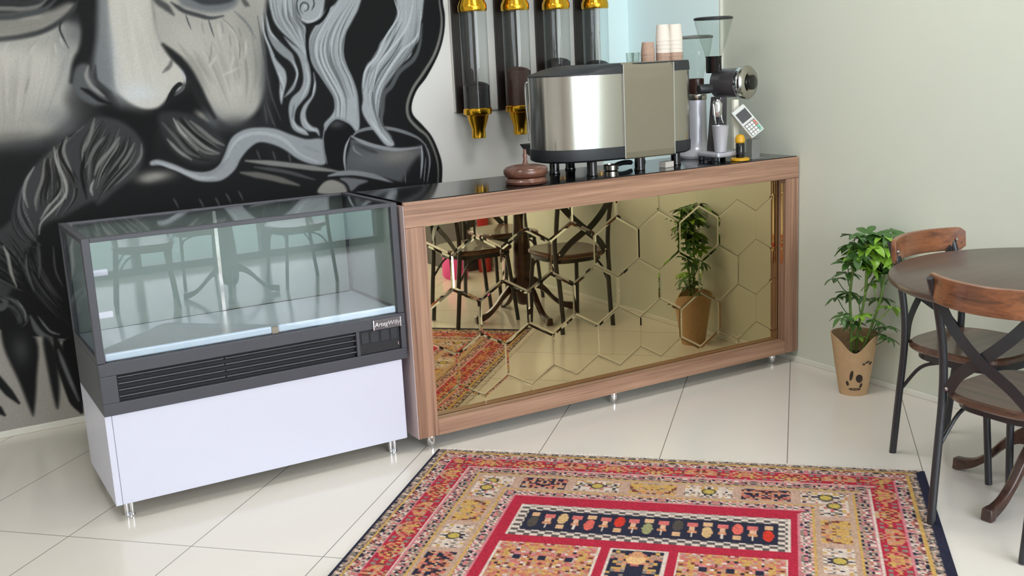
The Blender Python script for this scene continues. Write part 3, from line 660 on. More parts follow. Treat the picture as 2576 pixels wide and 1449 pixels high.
gp = (np.abs(np.abs(((along / .16) % 1) - .5) - .42) < .05) & (np.abs(np.abs(across - .133) - .026) < .008); fill(band(.092, .174) & gp, GREY)
fill(band(.174, .180), CREAM); fill(band(.180, .187), PINK)
fill(band(.187, .229), motif(along, across - .187, .06, .042, [2, 4, 5, 6, 1, 9], [3, 4, 3, 3, 2, 2], 4, .0075))
fill(band(.229, .236), GOLD); fill(band(.236, .252), np.array([186, 156, 136.]))
# blocks: white, gold, dark in turn
per = .2
pos = np.where(horiz, (U - .885) / .195 + 100.5 + 1, (np.minimum(V, RL_ - V) - .25) / per + 100)
bi = np.floor(pos).astype(int); bf = pos - bi
blk = band(.252, .345)
colsets = [([4, 2, 3, 6, 5, 9], [9, 2, 2, 1.3, 1.2, 1]), ([3, 7, 2, 8, 6], [8, 2, 2, 2, 1]), ([4, 2, 3, 6, 5, 9], [9, 2, 2, 1.3, 1.2, 1]), ([5, 7, 9, 8, 2], [6, 2.4, 2.4, 2, 2])]
for q in range(4):
    fill(blk & (bi % 4 == q), motif(pos * per, across - .252, per, .093, colsets[q][0], colsets[q][1], 20 + q, .0105))
fill(blk & (np.abs(bf - .5) > .42), np.array([190, 158, 140.]))
wb = blk & (bi % 2 == 0); ring = np.hypot((bf - .5) * per, across - .298)
fill(wb & (ring < .026), np.array([70, 66, 62.])); fill(wb & (ring < .019), np.array([186, 164, 86.]))
fill(band(.345, .362), np.array([186, 156, 136.])); fill(band(.362, .370), GOLD)
fill(band(.370, .410), motif(along, across - .370, .06, .040, [2, 4, 5, 6, 1, 9], [3, 4, 3, 3, 2, 2], 6, .0075))
fill(band(.410, .418), PINK)
inner = D >= .418
fill(inner, RED)
# inner field: navy panels with a row of little figures, and dense panels between
def rect(u0, u1, v0, v1): return inner & (U >= u0) & (U < u1) & (V >= v0) & (V < v1)
def check_frame(u0, u1, v0, v1, w=.034):
    mk = rect(u0, u1, v0, v1)
    ck = ((np.floor(U / .0235) + np.floor(V / .017)) % 2 == 0)
    fill(mk, np.where(ck[..., None], CREAM, np.array([96, 90, 88.])))
    fill(rect(u0 + .006, u1 - .006, v0 + .008, v0 + .014), CREAM); fill(rect(u0, u0 + .008, v0, v1), CREAM); fill(rect(u1 - .008, u1, v0, v1), CREAM)
    fill(rect(u0 + w, u1 - w, v0 + w * 1.3, v1 - w * 1.3), NAVY)
FIGS = [GREY * .62, np.array([206, 110, 106.]), np.array([204, 170, 122.]), np.array([206, 110, 106.]), np.array([214, 104, 92.]), np.array([206, 110, 106.]), np.array([204, 62, 48.]), np.array([206, 110, 106.]), np.array([150, 150, 108.]), np.array([206, 110, 106.])]
def figures(u0, u1, vm, h):
    n = int(round((u1 - u0) / .0475))
    for q in range(n):
        c = u0 + (q + .5) * (u1 - u0) / n; x = (U - c); y = (V - vm) / h
        if q % 2 == 0:
            tall = (q // 2) % 2 == 0
            fill(inner & ((x / .017) ** 2 + ((y - (.12 if tall else -.18)) / .34) ** 2 < 1), FIGS[(q) % 10]); fill(inner & (np.abs(x) < .013) & (np.abs(y - (-.36 if tall else .34)) < .12), np.array([212, 170, 130.]))
        else:
            fill(inner & (np.abs(x) < .017) & (np.abs(y + .3) < .14), FIGS[1]); fill(inner & (np.abs(x) < .009) & (np.abs(y + .02) < .16), np.array([214, 170, 140.]))
            fill(inner & (np.abs(x) < .014) & (np.abs(y - .14) < .08), ORG); fill(inner & (np.abs(x) < .003) & (np.abs(y - .3) < .16), CREAM)
for v0 in (.475, 1.26, 2.05 - .33):
    check_frame(.462, 1.353, v0, v0 + .24); figures(.505, 1.31, v0 + .12, .118)
for v0, v1 in ((.762, 1.22), (1.53, 1.69)):
    for u0, u1 in ((.456, .782), (1.022, 1.348)):
        fill(rect(u0, u1, v0, v1), motif(U - u0, V - v0, (u1 - u0), .12, [7, 9, 2, 3, 8, 1, 5, 4], [3, 3.4, 3, 3, 1.6, 1.4, .8, 1.2], 30, .011))
        fill(rect(u0, u0 + .007, v0, v1), CREAM); fill(rect(u1 - .007, u1, v0, v1), CREAM)
        for cu in (u0 + .08, u0 + .16, u0 + .245):
            mk = rect(cu - .012, cu + .012, v0 + .085, v0 + .115); fill(mk, NAVY)
    fill(rect(.812, .992, v0, v1), CREAM); fill(rect(.822, .982, v0 + .012, v1 - .012), motif(U - .822, V, .16, .15, [5, 2, 3, 7, 9, 6], [6, 1.4, 1.4, 1, 1, .7], 31, .013))
    for cu, cvv, w_, c_ in ((.902, v0 + .07, .03, np.array([222, 180, 130.])), (.902, v0 + .035, .02, np.array([206, 150, 110.])), (.848, v0 + .05, .016, np.array([180, 140, 120.])), (.956, v0 + .05, .016, np.array([180, 140, 120.]))):
        fill(inner & (np.hypot(U - cu, V - cvv) < w_), c_)
RC *= 1 + (rr.rand(*U.shape)[..., None] - .5) * .22
pile = paint_grid('pile', us, vs, lambda u, v: np.stack([u, -v, np.full_like(u, .008)], 1), np.minimum(nplin(RC) * RUG_GAIN, .85), None, painted('rug_wool', 0.95, 0.6), rt)
MB().box(0, RW_, -RL_, 0, .0006, .0078).build('backing', mat('navy_rug_edge', rgb(40, 42, 58), .95), rt)
fr = MB()
for y0, sg in ((0, 1), (-RL_, -1)):
    for q in range(300):
        u = (q + R.random()) * RW_ / 300; l = .020 + .012 * R.random(); d = R.uniform(-.006, .006)
        fr.tube([(u, y0 - sg * .002, .004), (u + d * .5, y0 + sg * l * .6, .0035), (u + d, y0 + sg * l, .003)], .0022, 4)
fr.build('fringe', M['fringe'], rt)['kind'] = 'stuff'

# ---------------------------------------------------------------- bar counter with hexagon mirror front
ct = thing('bar_counter', 'walnut bar counter with a bronze hexagon mirror front and glossy top', 'counter', (1.625, 3.66, 0))
CW, CD = 2.032, .47
MB().box(0, CW, 0, .05, .90, .998).build('top_rail', M['walnut_h'], ct, bevel=.002)
MB().box(.0865, 1.9495, .001, .05, .056, .120).build('bottom_rail', M['walnut_h'], ct, bevel=.002)
MB().box(0, .086, .0005, .05, .057, .8995).build('left_post', M['walnut_v'], ct, bevel=.002)
MB().box(1.950, CW, .0005, .05, .057, .8995).build('right_post', M['walnut_v'], ct, bevel=.002)
MB().box(-.003, -.0003, .002, CD, .058, .985).build('side_panel', mat('pinkish_grey_laminate', rgb(196, 178, 178), .4, var=.03), ct)
MB().box(CW - .02, CW - .001, .05, CD, .058, .985).build('side_panel', M['walnut_v'], ct)
MB().box(.021, CW - .021, .06, .075, .058, .985).build('back_panel', M['casedark'], ct)
MB().box(0.0, CW, .012, CD + .012, .986, 1.0015).build('worktop', M['blackgloss'], ct, bevel=.0015)
for x, y in ((.075, .058), (.972, .055), (1.925, .066), (.03, .40), (1.0, .40), (1.93, .40)):
    MB().lathe([(.017, 0), (.019, .004), (.019, .052), (.016, .056)], (x, y, 0), 20).build('foot', M['chrome'], ct, True)
# bevelled tiles: hexagons clipped to the opening
def clip(poly, a, b, c):
    """keep the part of a convex polygon with a*x+b*z<=c"""
    out = []
    for i in range(len(poly)):
        p, q = poly[i], poly[(i + 1) % len(poly)]; dp, dq = a * p[0] + b * p[1] - c, a * q[0] + b * q[1] - c
        if dp <= 0: out.append(p)
        if (dp < 0 < dq) or (dq < 0 < dp):
            t_ = dp / (dp - dq); out.append((p[0] + (q[0] - p[0]) * t_, p[1] + (q[1] - p[1]) * t_))
    return out
def inset(poly, d):
    res = list(poly); n = len(poly)
    for i in range(n):
        p, q = poly[i], poly[(i + 1) % n]; l = math.hypot(q[0] - p[0], q[1] - p[1])
        if l < 1e-4: continue
        nx, nz = (q[1] - p[1]) / l, -(q[0] - p[0]) / l          # outward for counter-clockwise order
        res = clip(res, nx, nz, nx * p[0] + nz * p[1] - d)
        if len(res) < 3: return []
    return res
HW, HS = .2285, .1322
for row in range(-1, 5):
    cz = .6947 - .1998 * (row - 1)
    for k_ in range(-1, 9):
        cxh = 1.837 + .11425 + HW * k_ - (HW / 2 if row % 2 == 0 else 0) - 1.625
        hx = [(cxh + (HW / 2 - .00012) * sx, cz + (HS - .00012) * sz) for sx, sz in ((0, -1), (1, -.5), (1, .5), (0, 1), (-1, .5), (-1, -.5))]
        for a_, b_, c_ in ((-1, 0, -.0865), (1, 0, 1.9495), (0, -1, -.1205), (0, 1, .8995)): hx = clip(hx, a_, b_, c_) if len(hx) > 2 else []
        if len(hx) < 3 or max(x for x, z in hx) - min(x for x, z in hx) < .012 or max(z for x, z in hx) - min(z for x, z in hx) < .012: continue
        inn = inset(hx, .0085)
        tx, tz = R.uniform(-.0022, .0022), R.uniform(-.0022, .0022)
        yf = lambda x, z, d: .0505 + d + tx * (x - cxh) + tz * (z - cz)
        mb = MB(); bm = mb.bm
        outer = [bm.verts.new((x, yf(x, z, .00055), z)) for x, z in hx]; back = [bm.verts.new((x, .058, z)) for x, z in hx]
        n_ = len(hx)
        if len(inn) >= 3:
            # bridge outer outline to the inset flat by nearest corner
            inv_ = [bm.verts.new((x, yf(x, z, 0), z)) for x, z in inn]
            if len(inn) == n_:
                best = min(range(n_), key=lambda s: sum((inn[(i + s) % n_][0] - hx[i][0]) ** 2 + (inn[(i + s) % n_][1] - hx[i][1]) ** 2 for i in range(n_)))
                iv = [inv_[(i + best) % n_] for i in range(n_)]
                for i in range(n_): bm.faces.new((outer[i], outer[(i + 1) % n_], iv[(i + 1) % n_], iv[i]))
                bm.faces.new(iv)
            else:
                for v_ in inv_: bm.verts.remove(v_)
                bm.faces.new(outer)
        else: bm.faces.new(outer)
        for i in range(n_): bm.faces.new((back[i], back[(i + 1) % n_], outer[(i + 1) % n_], outer[i]))
        bm.faces.new(back[::-1])
        mb.build('mirror_tile', M['mirror'], ct)
MB().box(1.9465, 1.9495, .016, .028, .50, .88).build('mirror_strip', M['mirror'], ct)

# ---------------------------------------------------------------- cake display case
dc = thing('display_case', 'glass cake display case with dark frame on a white base left of the counter', 'display case', (.482, 3.684, 0), .0044)
W_, D_ = 1.128, .512; WB = W_ - .024
MB().box(0, .022, .0, D_, .066, .389).build('side_panel', M['white'], dc, bevel=.0015)
MB().box(WB - .022, WB, .0205, D_, .066, .389).build('side_panel', M['white'], dc, bevel=.0015)
MB().box(.0228, WB, .0, .02, .066, .389).build('front_panel', M['white'], dc, bevel=.003)
MB().box(.0228, WB - .0228, .0205, D_ - .023, .066, .084).build('bottom_panel', M['whiteside'], dc)
MB().box(.0228, WB - .0228, D_ - .022, D_ - .002, .085, .389).build('back_panel', M['whiteside'], dc)
for x in (.05, WB - .04):
    for y in (.065, D_ - .06):
        g = MB(); g.lathe([(.0085, 0), (.0085, .066)], (x - .009, y, 0), 14); g.lathe([(.0085, 0), (.0085, .066)], (x + .009, y, 0), 14); g.lathe([(.019, 0), (.019, .003)], (x, y, 0), 20)
        g.build('leg', M['chrome'], dc, True)
# machine housing with louvres
h = MB(); h.box(0, W_, .03, D_, .390, .572); h.box(0, W_, -.004, .03, .390, .432); h.box(0, W_, -.004, .03, .528, .572)
h.box(0, .055, -.004, .03, .4321, .5279); h.box(.922, .936, -.004, .03, .4321, .5279); h.box(W_ - .022, W_, -.004, .03, .4321, .5279)
hs = h.build('housing', M['case'], dc, bevel=.002)
MB().box(.056, .921, .018, .0295, .4325, .5275).build('vent_recess', M['casedark'], dc)
for q in range(4):
    z = .441 + q * .0225
    for x0, x1 in ((.0565, .42), (.424, .9205)):
        Mt = Matrix.Translation((0, .007, z + .006)) @ Matrix.Rotation(-.55, 4, 'X')
        MB().box(x0, x1, -.009, .009, -.0022, .0022, Mt).build('louvre', M['case'], dc, bevel=.001)
cp = MB().box(.937, W_ - .023, .006, .0295, .4325, .5275).build('control_panel', M['casedark'], dc, bevel=.002)
for x0, x1 in ((.945, .975), (.982, 1.018), (1.024, 1.06), (1.066, 1.096)):
    MB().box(x0, x1, .0035, .0061, .475, .519).build('switch', M['black'], cp, bevel=.0012)
MB().box(1.0935, 1.097, .002, .0061, .449, .462).build('indicator', M['chrome'], cp)
npl = MB().box(.993, 1.108, -.0075, -.0042, .523, .562).build('name_plate', mat('brushed_badge', rgb(104, 98, 100), .35, .6, var=.1), dc, bevel=.0012)
MB().box(.9925, .9965, -.0088, -.0072, .5235, .5615).build('badge_end', M['chrome'], npl); MB().box(1.1045, 1.1085, -.0088, -.0072, .5235, .5615).build('badge_end', M['chrome'], npl)
def text_mesh(s, size, name, m, parent, Mx, ext=.0006, shear=.2):
    cu = bpy.data.curves.new(name, 'FONT'); cu.body = s; cu.size = size; cu.extrude = ext; cu.align_x = 'CENTER'; cu.align_y = 'CENTER'; cu.shear = shear
    tmp = bpy.data.objects.new(name + '_curve', cu); COL.objects.link(tmp)
    dg = bpy.context.evaluated_depsgraph_get(); me = bpy.data.meshes.new_from_object(tmp.evaluated_get(dg)); bpy.data.objects.remove(tmp); bpy.data.curves.remove(cu)
    me.transform(Mx); me.materials.clear(); me.materials.append(m)
    o = bpy.data.objects.new(name, me); COL.objects.link(o); o.parent = parent; return o
text_mesh('ArtegWilly', .0235, 'badge_lettering', M['chrome'], npl, Matrix.Translation((1.0505, -.0081, .543)) @ Matrix.Rotation(PI / 2, 4, 'X'))
# glass box
fm = MB(); s = .026
fm.box(0, s, 0, s, .573, .999); fm.box(W_ - s, W_, 0, s, .573, .999)
fm.box(s, W_ - s, 0, .022, .984, .999); fm.box(0, s, s, D_, .982, .999); fm.box(W_ - s, W_, s, D_, .982, .999); fm.box(s, W_ - s, D_ - .02, D_, .984, .999)
fm.box(0, .02, D_ - .014, D_, .573, .982); fm.box(W_ - .02, W_, D_ - .014, D_, .573, .982)
fm.box(0, .012, s, D_ - .014, .573, .590); fm.box(W_ - .012, W_, s, D_ - .014, .573, .590)
fm.build('frame', M['case'], dc, bevel=.0015)
MB().box(s, W_ - s, .006, .010, .5735, .984).build('front_glass', M['glass'], dc)
MB().box(.004, .008, s, D_ - .014, .590, .982).build('side_glass', M['glass'], dc); MB().box(W_ - .010, W_ - .004, s, D_ - .014, .590, .982).build('inner_side_panel', M['frost'], dc)
MB().box(s, W_ - s, .022, D_ - .02, .991, .995).build('top_glass', M['glass'], dc)
MB().box(.014, W_ - .014, .03, D_ - .016, .5728, .580).build('inner_floor', M['tray'], dc, bevel=.001)
MB().box(s + .002, .608, .013, .029, .574, .601).build('ledge', M['ledge'], dc, bevel=.006, seg=3); MB().box(.632, W_ - s - .002, .013, .029, .574, .601).build('ledge', M['ledge'], dc, bevel=.006, seg=3)
MB().box(.608, .632, .013, .029, .574, .596).build('ledge_clip', mat('beige_clip', rgb(170, 160, 144), .5), dc)
for x0, x1, y in ((.021, .575, D_ - .010), (.553, W_ - .021, D_ - .0045)):
    dd = MB().box(x0, x1, y - .002, y + .002, .581, .983).build('sliding_door', M['frost'], dc)
    MB().box(x0 if x0 > .1 else x1 - .014, x0 + .014 if x0 > .1 else x1, y - .0035, y - .0021, .582, .982).build('door_edge', M['brushed'], dd)
for z in (.72, .865): MB().box(s + .001, s + .05, .03, .045, z, z + .022).build('shelf_clip', M['white'], dc, bevel=.003)

# ---------------------------------------------------------------- bean dispensers on the back wall
pn = MB().box(2.528, 3.45, YM - .016, YM - .0005, 1.256, 2.25).build('backing_panel', M['panel'], None, bevel=.001)
tag(pn, 'white wall panel behind the row of brass and glass bean dispensers', 'panel')
names = ['first bean dispenser from the mural, glass tube holding black beans low down', 'second bean dispenser from the mural, glass tube filled highest with brown beans',
         'third bean dispenser, dark beans, partly hidden behind the coffee machine', 'rightmost bean dispenser, beside the pale corner and behind the coffee machine']
for k_ in range(4):
    lx = 2.598 + .2475 * k_; ly = 4.842
    d = thing('wall_mounted_dispenser', names[k_], 'bean dispenser', (lx, ly, 1.124), 0, 'bean dispensers on the back wall')
    z = lambda v: v - 1.124
    MB().box(-.065, .065, .0985, .1115, z(1.25), z(2.25)).build('backboard', M['board'], d, bevel=.001)
    MB().rings([[(.0695 * math.cos(a), .0695 * math.sin(a), zz) for a in [2 * PI * i / 40 for i in range(40)]] for zz in (z(1.268), z(1.762))], False, False).build('glass_tube', M['tubeglass'], d, True)
    lv = (1.40, 1.462, 1.498, 1.476)[k_]
    MB().lathe([(.064, z(1.27)), (.066, z(1.28)), (.066, z(lv - .012)), (.05, z(lv)), (.02, z(lv + .008))], n=32).build('beans', M['beansb' if k_ == 1 else 'beansd'], d, True)
    MB().lathe([(.0715, z(1.752)), (.0735, z(1.757)), (.0735, z(1.782)), (.060, z(1.812)), (.060, z(1.84)), (.078, z(1.85)), (.078, z(1.865)), (.05, z(1.88)), (.02, z(1.90))], n=40).build('top_cap', M['brass'], d, True, angle=25)
    MB().lathe([(.034, 0), (.036, .003), (.035, .045), (.050, z(1.212)), (.056, z(1.238)), (.0715, z(1.244)), (.0735, z(1.25)), (.0735, z(1.272)), (.070, z(1.276))], n=40).build('funnel', M['brass'], d, True, angle=25)
    for zz in (1.262, 1.76): MB().box(-.02, .02, .068, .099, z(zz), z(zz) + .02).build('bracket', M['black'], d, bevel=.002)

# ---------------------------------------------------------------- espresso machine
ZT = 1.0018
em = thing('espresso_machine', 'large steel and black espresso machine standing on the bar counter', 'coffee machine', (2.765, 3.95, ZT))
def outline(a, b, nl, nr, n=72, cx_=0, cy_=0, sx=1, sy=1, px=.365):
    out = []
    for i in range(n):
        t_ = 2 * PI * i / n; c, s_ = math.cos(t_), math.sin(t_); e = 2 / (nr if c > 0 else nl)
        x, y = a * math.copysign(abs(c) ** e, c), b * math.copysign(abs(s_) ** e, s_)
        out.append((px - (px - x) * sx + cx_, y * sy + cy_))
    return out
def ringz(o, z): return [(x, y, z) for x, y in o]
o1 = outline(.365, .20, 2.5, 6)
MB().rings([ringz(o1, .117), ringz(o1, .424)]).build('body', M['brushed'], em, True)
big = outline(.368, .203, 2.5, 6)
MB().rings([ringz(outline(.35, .19, 2.5, 6), .0605), ringz(outline(.366, .202, 2.5, 6), .068), ringz(big, .074), ringz(big, .1168)]).build('bottom_band', M['black'], em, True)
MB().rings([ringz(big, .4243), ringz(outline(.368, .203, 2.5, 6), .430), ringz(outline(.368, .203, 2.5, 6, sx=.90, sy=.97), .452), ringz(outline(.368, .203, 2.5, 6, sx=.80, sy=.93), .466), ringz(outline(.368, .203, 2.5, 6, sx=.76, sy=.88), .467)]).build('top_cover', M['black'], em, True)
q = MB(); q.rings([[(x, y, z) for z, y in ((.0585, -.196), (.064, -.2035), (.09, -.2085), (.40, -.2085), (.445, -.2045), (.4685, -.185), (.4685, -.17), (.06, -.17))] for x in (-.043, .222)])
q.build('centre_panel', M['champagne'], em, bevel=.0015)
for x in (-.0455, .2245): MB().box(x - .0025, x + .0025, -.2075, -.17, .064, .462).build('panel_trim', M['chrome'], em)
dt = MB(); dt.rings([[(x, y, z) for x, y in ((-.25 - e, .20), (-.25 - e, .335 + e), (.30, .335 + e), (.30, .20))] for z, e in ((.062, -.03), (.075, -.018), (.112, .0), (.120, .004))]); dt.build('drip_tray', M['black'], em, bevel=.002)
MB().tube(spline([(-.24, .24, .40), (-.25, .262, .39), (-.245, .272, .30), (-.235, .276, .20), (-.232, .278, .135)]), .0065, 10).build('steam_wand', M['chrome'], em, True)
for x, y in ((-.245, .055), (-.187, -.155), (.312, -.10), (.07, -.15), (-.1, .15), (.30, .15)):
    MB().lathe([(.024, 0), (.025, .004), (.022, .012), (.0215, .061)], (x, y, 0), 24).build('leg', M['blackgloss'], em, True)
# things under and on the machine
pf = thing('portafilter', 'dark portafilter lying under the coffee machine between its legs', 'portafilter', (2.755, 3.905, ZT), .35)
MB().lathe([(.026, 0), (.033, .003), (.034, .024), (.030, .028), (.028, .012), (.0, .010)], n=28, cap1=False).build('basket', M['brushed'], pf, True)
MB().tube(spline([(.033, 0, .018), (.06, 0, .022), (.10, 0, .024), (.145, 0, .021), (.16, 0, .019)]), [.007, .010, .013, .0135, .009] and .011, 12).build('handle', M['black'], pf, True)
bx = MB().box(-.028, .028, -.02, .02, 0, .026).build('small_box', M['cup'], None, bevel=.002); bx.location = (2.985, 3.80, ZT); bx.rotation_euler = (0, 0, .2)
tag(bx, 'tiny white box under the right end of the coffee machine', 'box')
def cup_mesh(r0, r1, h, m):
    return MB().lathe([(.002, h - .002), (r1 - .001, h - .002), (r0 - .001, 0), (r0 + .001, 0), (r0 + .001, .003), (r1, h), (.002, h)], n=24).build('paper_cup', m, None, True)
def stack(x, y, z0, r0, r1, h, n, step, mats, label, group):
    for i in range(n):
        o = cup_mesh(r0, r1, h, mats[i]); o.location = (x, y, z0 + i * step)
        pos = 'bottom' if i == 0 else ('topmost' if i == n - 1 else ['', 'second', 'third', 'fourth', 'fifth'][i] + ' from bottom')
        tag(o, '%s paper cup, %s, %s' % ('white' if mats[i] is M['cup'] else 'pinkish brown', pos, label), 'paper cup', group)
W6 = [M['cupbrown'], M['cupbrown'], M['cup'], M['cup'], M['cup'], M['cup']]
TOPZ = ZT + .4672
stack(2.993, 3.82, TOPZ, .031, .0265, .07, 6, .0172, W6, 'left tall stack on coffee machine', 'paper cups stacked on the machine')
stack(3.0585, 3.82, TOPZ, .034, .0295, .07, 6, .0172, W6, 'right tall stack on coffee machine', 'paper cups stacked on the machine')
stack(2.925, 3.84, TOPZ, .031, .026, .055, 3, .0145, [M['cupbrown']] * 3, 'short stack on coffee machine', 'paper cups stacked on the machine')
for i, (x, y, lb) in enumerate(((2.828, 3.84, 'leftmost small glass on top of the coffee machine'), (2.868, 3.855, 'small glass between the leftmost one and the paper cups'))):
    o = MB().lathe([(.014, 0), (.017, .003), (.019, .042), (.0175, .042), (.0155, .005), (.0, .004)], n=24, cap1=False).build('small_glass', M['hopper'], None, True)
    o.location = (x, y, TOPZ); tag(o, lb, 'glass', 'small glasses on the machine')

# ---------------------------------------------------------------- sugar bowl
sb = thing('sugar_bowl', 'turned dark wood bowl with lid and slender finial on the counter', 'bowl', (2.243, 3.79, ZT))
MB().lathe([(.060, 0), (.084, .002), (.088, .012), (.084, .024), (.076, .030), (.070, .030)], n=48).build('bowl', M['bowl'], sb, True)
ld = MB().lathe([(.074, .0305), (.086, .033), (.0925, .046), (.0915, .060), (.082, .070), (.060, .076), (.030, .079), (.012, .081), (.0105, .081)], n=48).build('lid', M['bowl'], sb, True)
MB().lathe([(.013, .0812), (.010, .088), (.0075, .102), (.0095, .118), (.0075, .124), (.0065, .130), (.0075, .136), (.004, .142)], n=20).build('finial', M['bowl'], ld, True)

# ---------------------------------------------------------------- grinders
g1 = thing('coffee_grinder', 'silver pillar coffee grinder with a smoky hopper right beside the coffee machine', 'grinder', (3.352, 4.03, ZT))
MB().lathe([(.090, 0), (.093, .004), (.093, .014), (.084, .024), (.066, .038), (.056, .056), (.051, .085), (.049, .15), (.047, .27), (.047, .275)], n=48).build('body', M['silver'], g1, True)
MB().lathe([(.048, .2755), (.050, .278), (.050, .300), (.047, .303)], n=40).build('collar', M['brushed'], g1, True)
MB().lathe([(.036, .3035), (.038, .31), (.038, .372), (.034, .376)], n=32).build('bean_throat', mat('dark_brown_throat', rgb(62, 40, 36), .25), g1, True)
MB().lathe([(.036, .3765), (.040, .40), (.060, .46), (.074, .52), (.078, .560)], n=40, cap0=False, cap1=False).build('hopper', M['hopper'], g1, True)
MB().lathe([(.080, .5605), (.082, .563), (.082, .570), (.07, .575), (.01, .577)], n=40).build('hopper_lid', M['midgrey'], g1, True)
MB().box(-.012, .012, -.100, -.086, .012, .060).build('cable_slot', M['black'], g1, bevel=.004)

g2 = thing('bulk_grinder', 'tall bulk coffee grinder with a black motor barrel and cone hopper', 'grinder', (3.365, 3.865, ZT))
MB().box(-.10, .062, -.088, .062, 0.016, .040).build('base', M['silver'], g2, bevel=.008)
for x, y in ((-.085, -.055), (.045, -.055), (-.085, .045), (.045, .045)): MB().lathe([(.012, 0), (.014, .002), (.014, .0158)], (x, y, 0), 16).build('rubber_foot', M['black'], g2, True)
sd = MB(); sd.rings([[(-.050, .05, .0402), (.010, .05, .0402), (.010, -.02, .0402), (-.050, -.02, .0402)], [(-.022, .05, .29), (.018, .05, .29), (.018, -.02, .29), (-.022, -.02, .29)]]); sd.build('stand', M['barrel'], g2, bevel=.003)
MB().box(.013, .042, -.072, -.055, .048, .275).build('scale_plate', mat('cream_plate', rgb(238, 236, 222), .3), g2, bevel=.002)
MB().lathe([(.008, 0.0), (.010, .004), (.007, .02), (.007, .046)], (.0275, -.064, 0), 16).build('clamp_screw', M['chrome'], g2, True)
ax = Vector((.26, -.966, 0)).normalized(); Mb = Matrix.Translation((.056, .035, .350)) @ ax.to_track_quat('Z', 'Y').to_matrix().to_4x4()
MB().lathe([(.050, -.05), (.066, -.044), (.067, .0), (.067, .085)], n=40, M=Mb).build('motor_barrel', M['barrel'], g2, True)
MB().lathe([(.072, .0855), (.074, .088), (.074, .105), (.071, .108)], n=40, M=Mb).build('barrel_ring', M['chrome'], g2, True)
MB().lathe([(.070, .1085), (.077, .112), (.077, .122), (.068, .132), (.050, .136), (.042, .130), (.034, .130)], n=48, M=Mb).build('dial', M['brushed'], g2, True)
MB().lathe([(.033, .1305), (.034, .132), (.034, .150), (.030, .153)], n=32, M=Mb).build('dial_knob', M['blackgloss'], g2, True)
Mk = Matrix.Translation((-.07, .005, .330)) @ Vector((-1, .15, 0)).to_track_quat('Z', 'Y').to_matrix().to_4x4()
MB().lathe([(.020, -.01), (.022, 0), (.022, .05), (.018, .056)], n=24, M=Mk).build('side_knob', M['black'], g2, True)
MB().lathe([(.033, .400), (.036, .405), (.036, .470), (.040, .476)], (-.045, .0, 0), 32).build('hopper_neck', M['blackgloss'], g2, True)
MB().lathe([(.038, .4765), (.044, .50), (.066, .56), (.082, .615), (.086, .638)], (-.045, .0, 0), 44, cap0=False, cap1=False).build('hopper', M['hopper'], g2, True)
MB().lathe([(.087, .6385), (.089, .641), (.089, .648), (.078, .652), (.01, .654)], (-.045, .0, 0), 44).build('hopper_lid', M['black'], g2, True)
MB().lathe([(.016, .200), (.022, .215), (.024, .262), (.015, .280)], (-.055, -.035, 0), 24).build('spout', M['chrome'], g2, True)
for x in (-.078, -.034): MB().tube([(x, -.035, .26), (x * .9 - .005, -.04, .19), (x, -.05, .17)], .0045, 8).build('bag_holder', M['chrome'], g2, True)
cupo = MB().lathe([(.024, 0), (.027, .002), (.038, .118), (.040, .122), (.037, .122), (.025, .006), (.0, .005)], n=36, cap1=False).build('dosing_cup', M['silver'], None, True); cupo.location = (3.303, 3.802, ZT + .0404)
tag(cupo, 'silver dosing cup standing on the base of the bulk grinder', 'cup')

# ---------------------------------------------------------------- card terminal and tamper
pt = thing('card_terminal', 'light grey card payment terminal on a stand at the right end of the counter', 'card terminal', (3.448, 3.74, ZT))
pd = Vector((.060, -.075, -.118)).normalized(); pr_ = Vector((.87, -.46, .03)); pr_ = (pr_ - pd * pr_.dot(pd)).normalized(); pnrm = pr_.cross(pd).normalized()
if pnrm.dot(Vector((-.7, -.7, .3))) < 0: pnrm = -pnrm
ctr = Vector((-.048, -.012, .176)); Mp = Matrix((( pr_.x, -pd.x, pnrm.x, ctr.x), (pr_.y, -pd.y, pnrm.y, ctr.y), (pr_.z, -pd.z, pnrm.z, ctr.z), (0, 0, 0, 1)))
MB().box(-.037, .037, -.076, .076, -.016, .010, Mp).build('body', M['ltgrey'], pt, bevel=.006, seg=3)
MB().box(-.028, .028, .004, .056, .0102, .0118, Mp).build('screen', M['tube'], pt, bevel=.001)
kp = MB().box(-.030, .030, -.068, -.006, .0101, .011, Mp).build('keypad', M['midgrey'], pt)
kr = mat('red_key', rgb(210, 120, 100), .5); kg = mat('green_key', rgb(110, 190, 160), .5)
for r_ in range(4):
    for c_ in range(4):
        x, y = -.0265 + c_ * .0145, -.013 - r_ * .0145
        MB().box(x, x + .0115, y - .0105, y, .0111, .0132, Mp).build('key', kr if (c_ == 3 and r_ < 2) else (kg if c_ == 3 else M['key']), kp, bevel=.001)
sd = MB(); sd.box(-.02, .028, -.012, .028, .0035, .092); sd.box(-.035, .045, -.03, .045, 0, .004); sd.build('stand', M['midgrey'], pt, bevel=.002)
tp = thing('tamper', 'black tamper with amber yellow knob and base at the counter right end', 'tamper', (3.356, 3.729, ZT))
MB().lathe([(.038, 0), (.043, .002), (.043, .010), (.036, .014)], n=36).build('base', M['yellow'], tp, True)
MB().lathe([(.019, .0142), (.020, .018), (.020, .078), (.018, .081)], n=28).build('shaft', M['blackgloss'], tp, True)
MB().lathe([(.019, .0812), (.023, .086), (.022, .104), (.017, .116), (.005, .122)], n=28).build('knob', M['yellow'], tp, True)

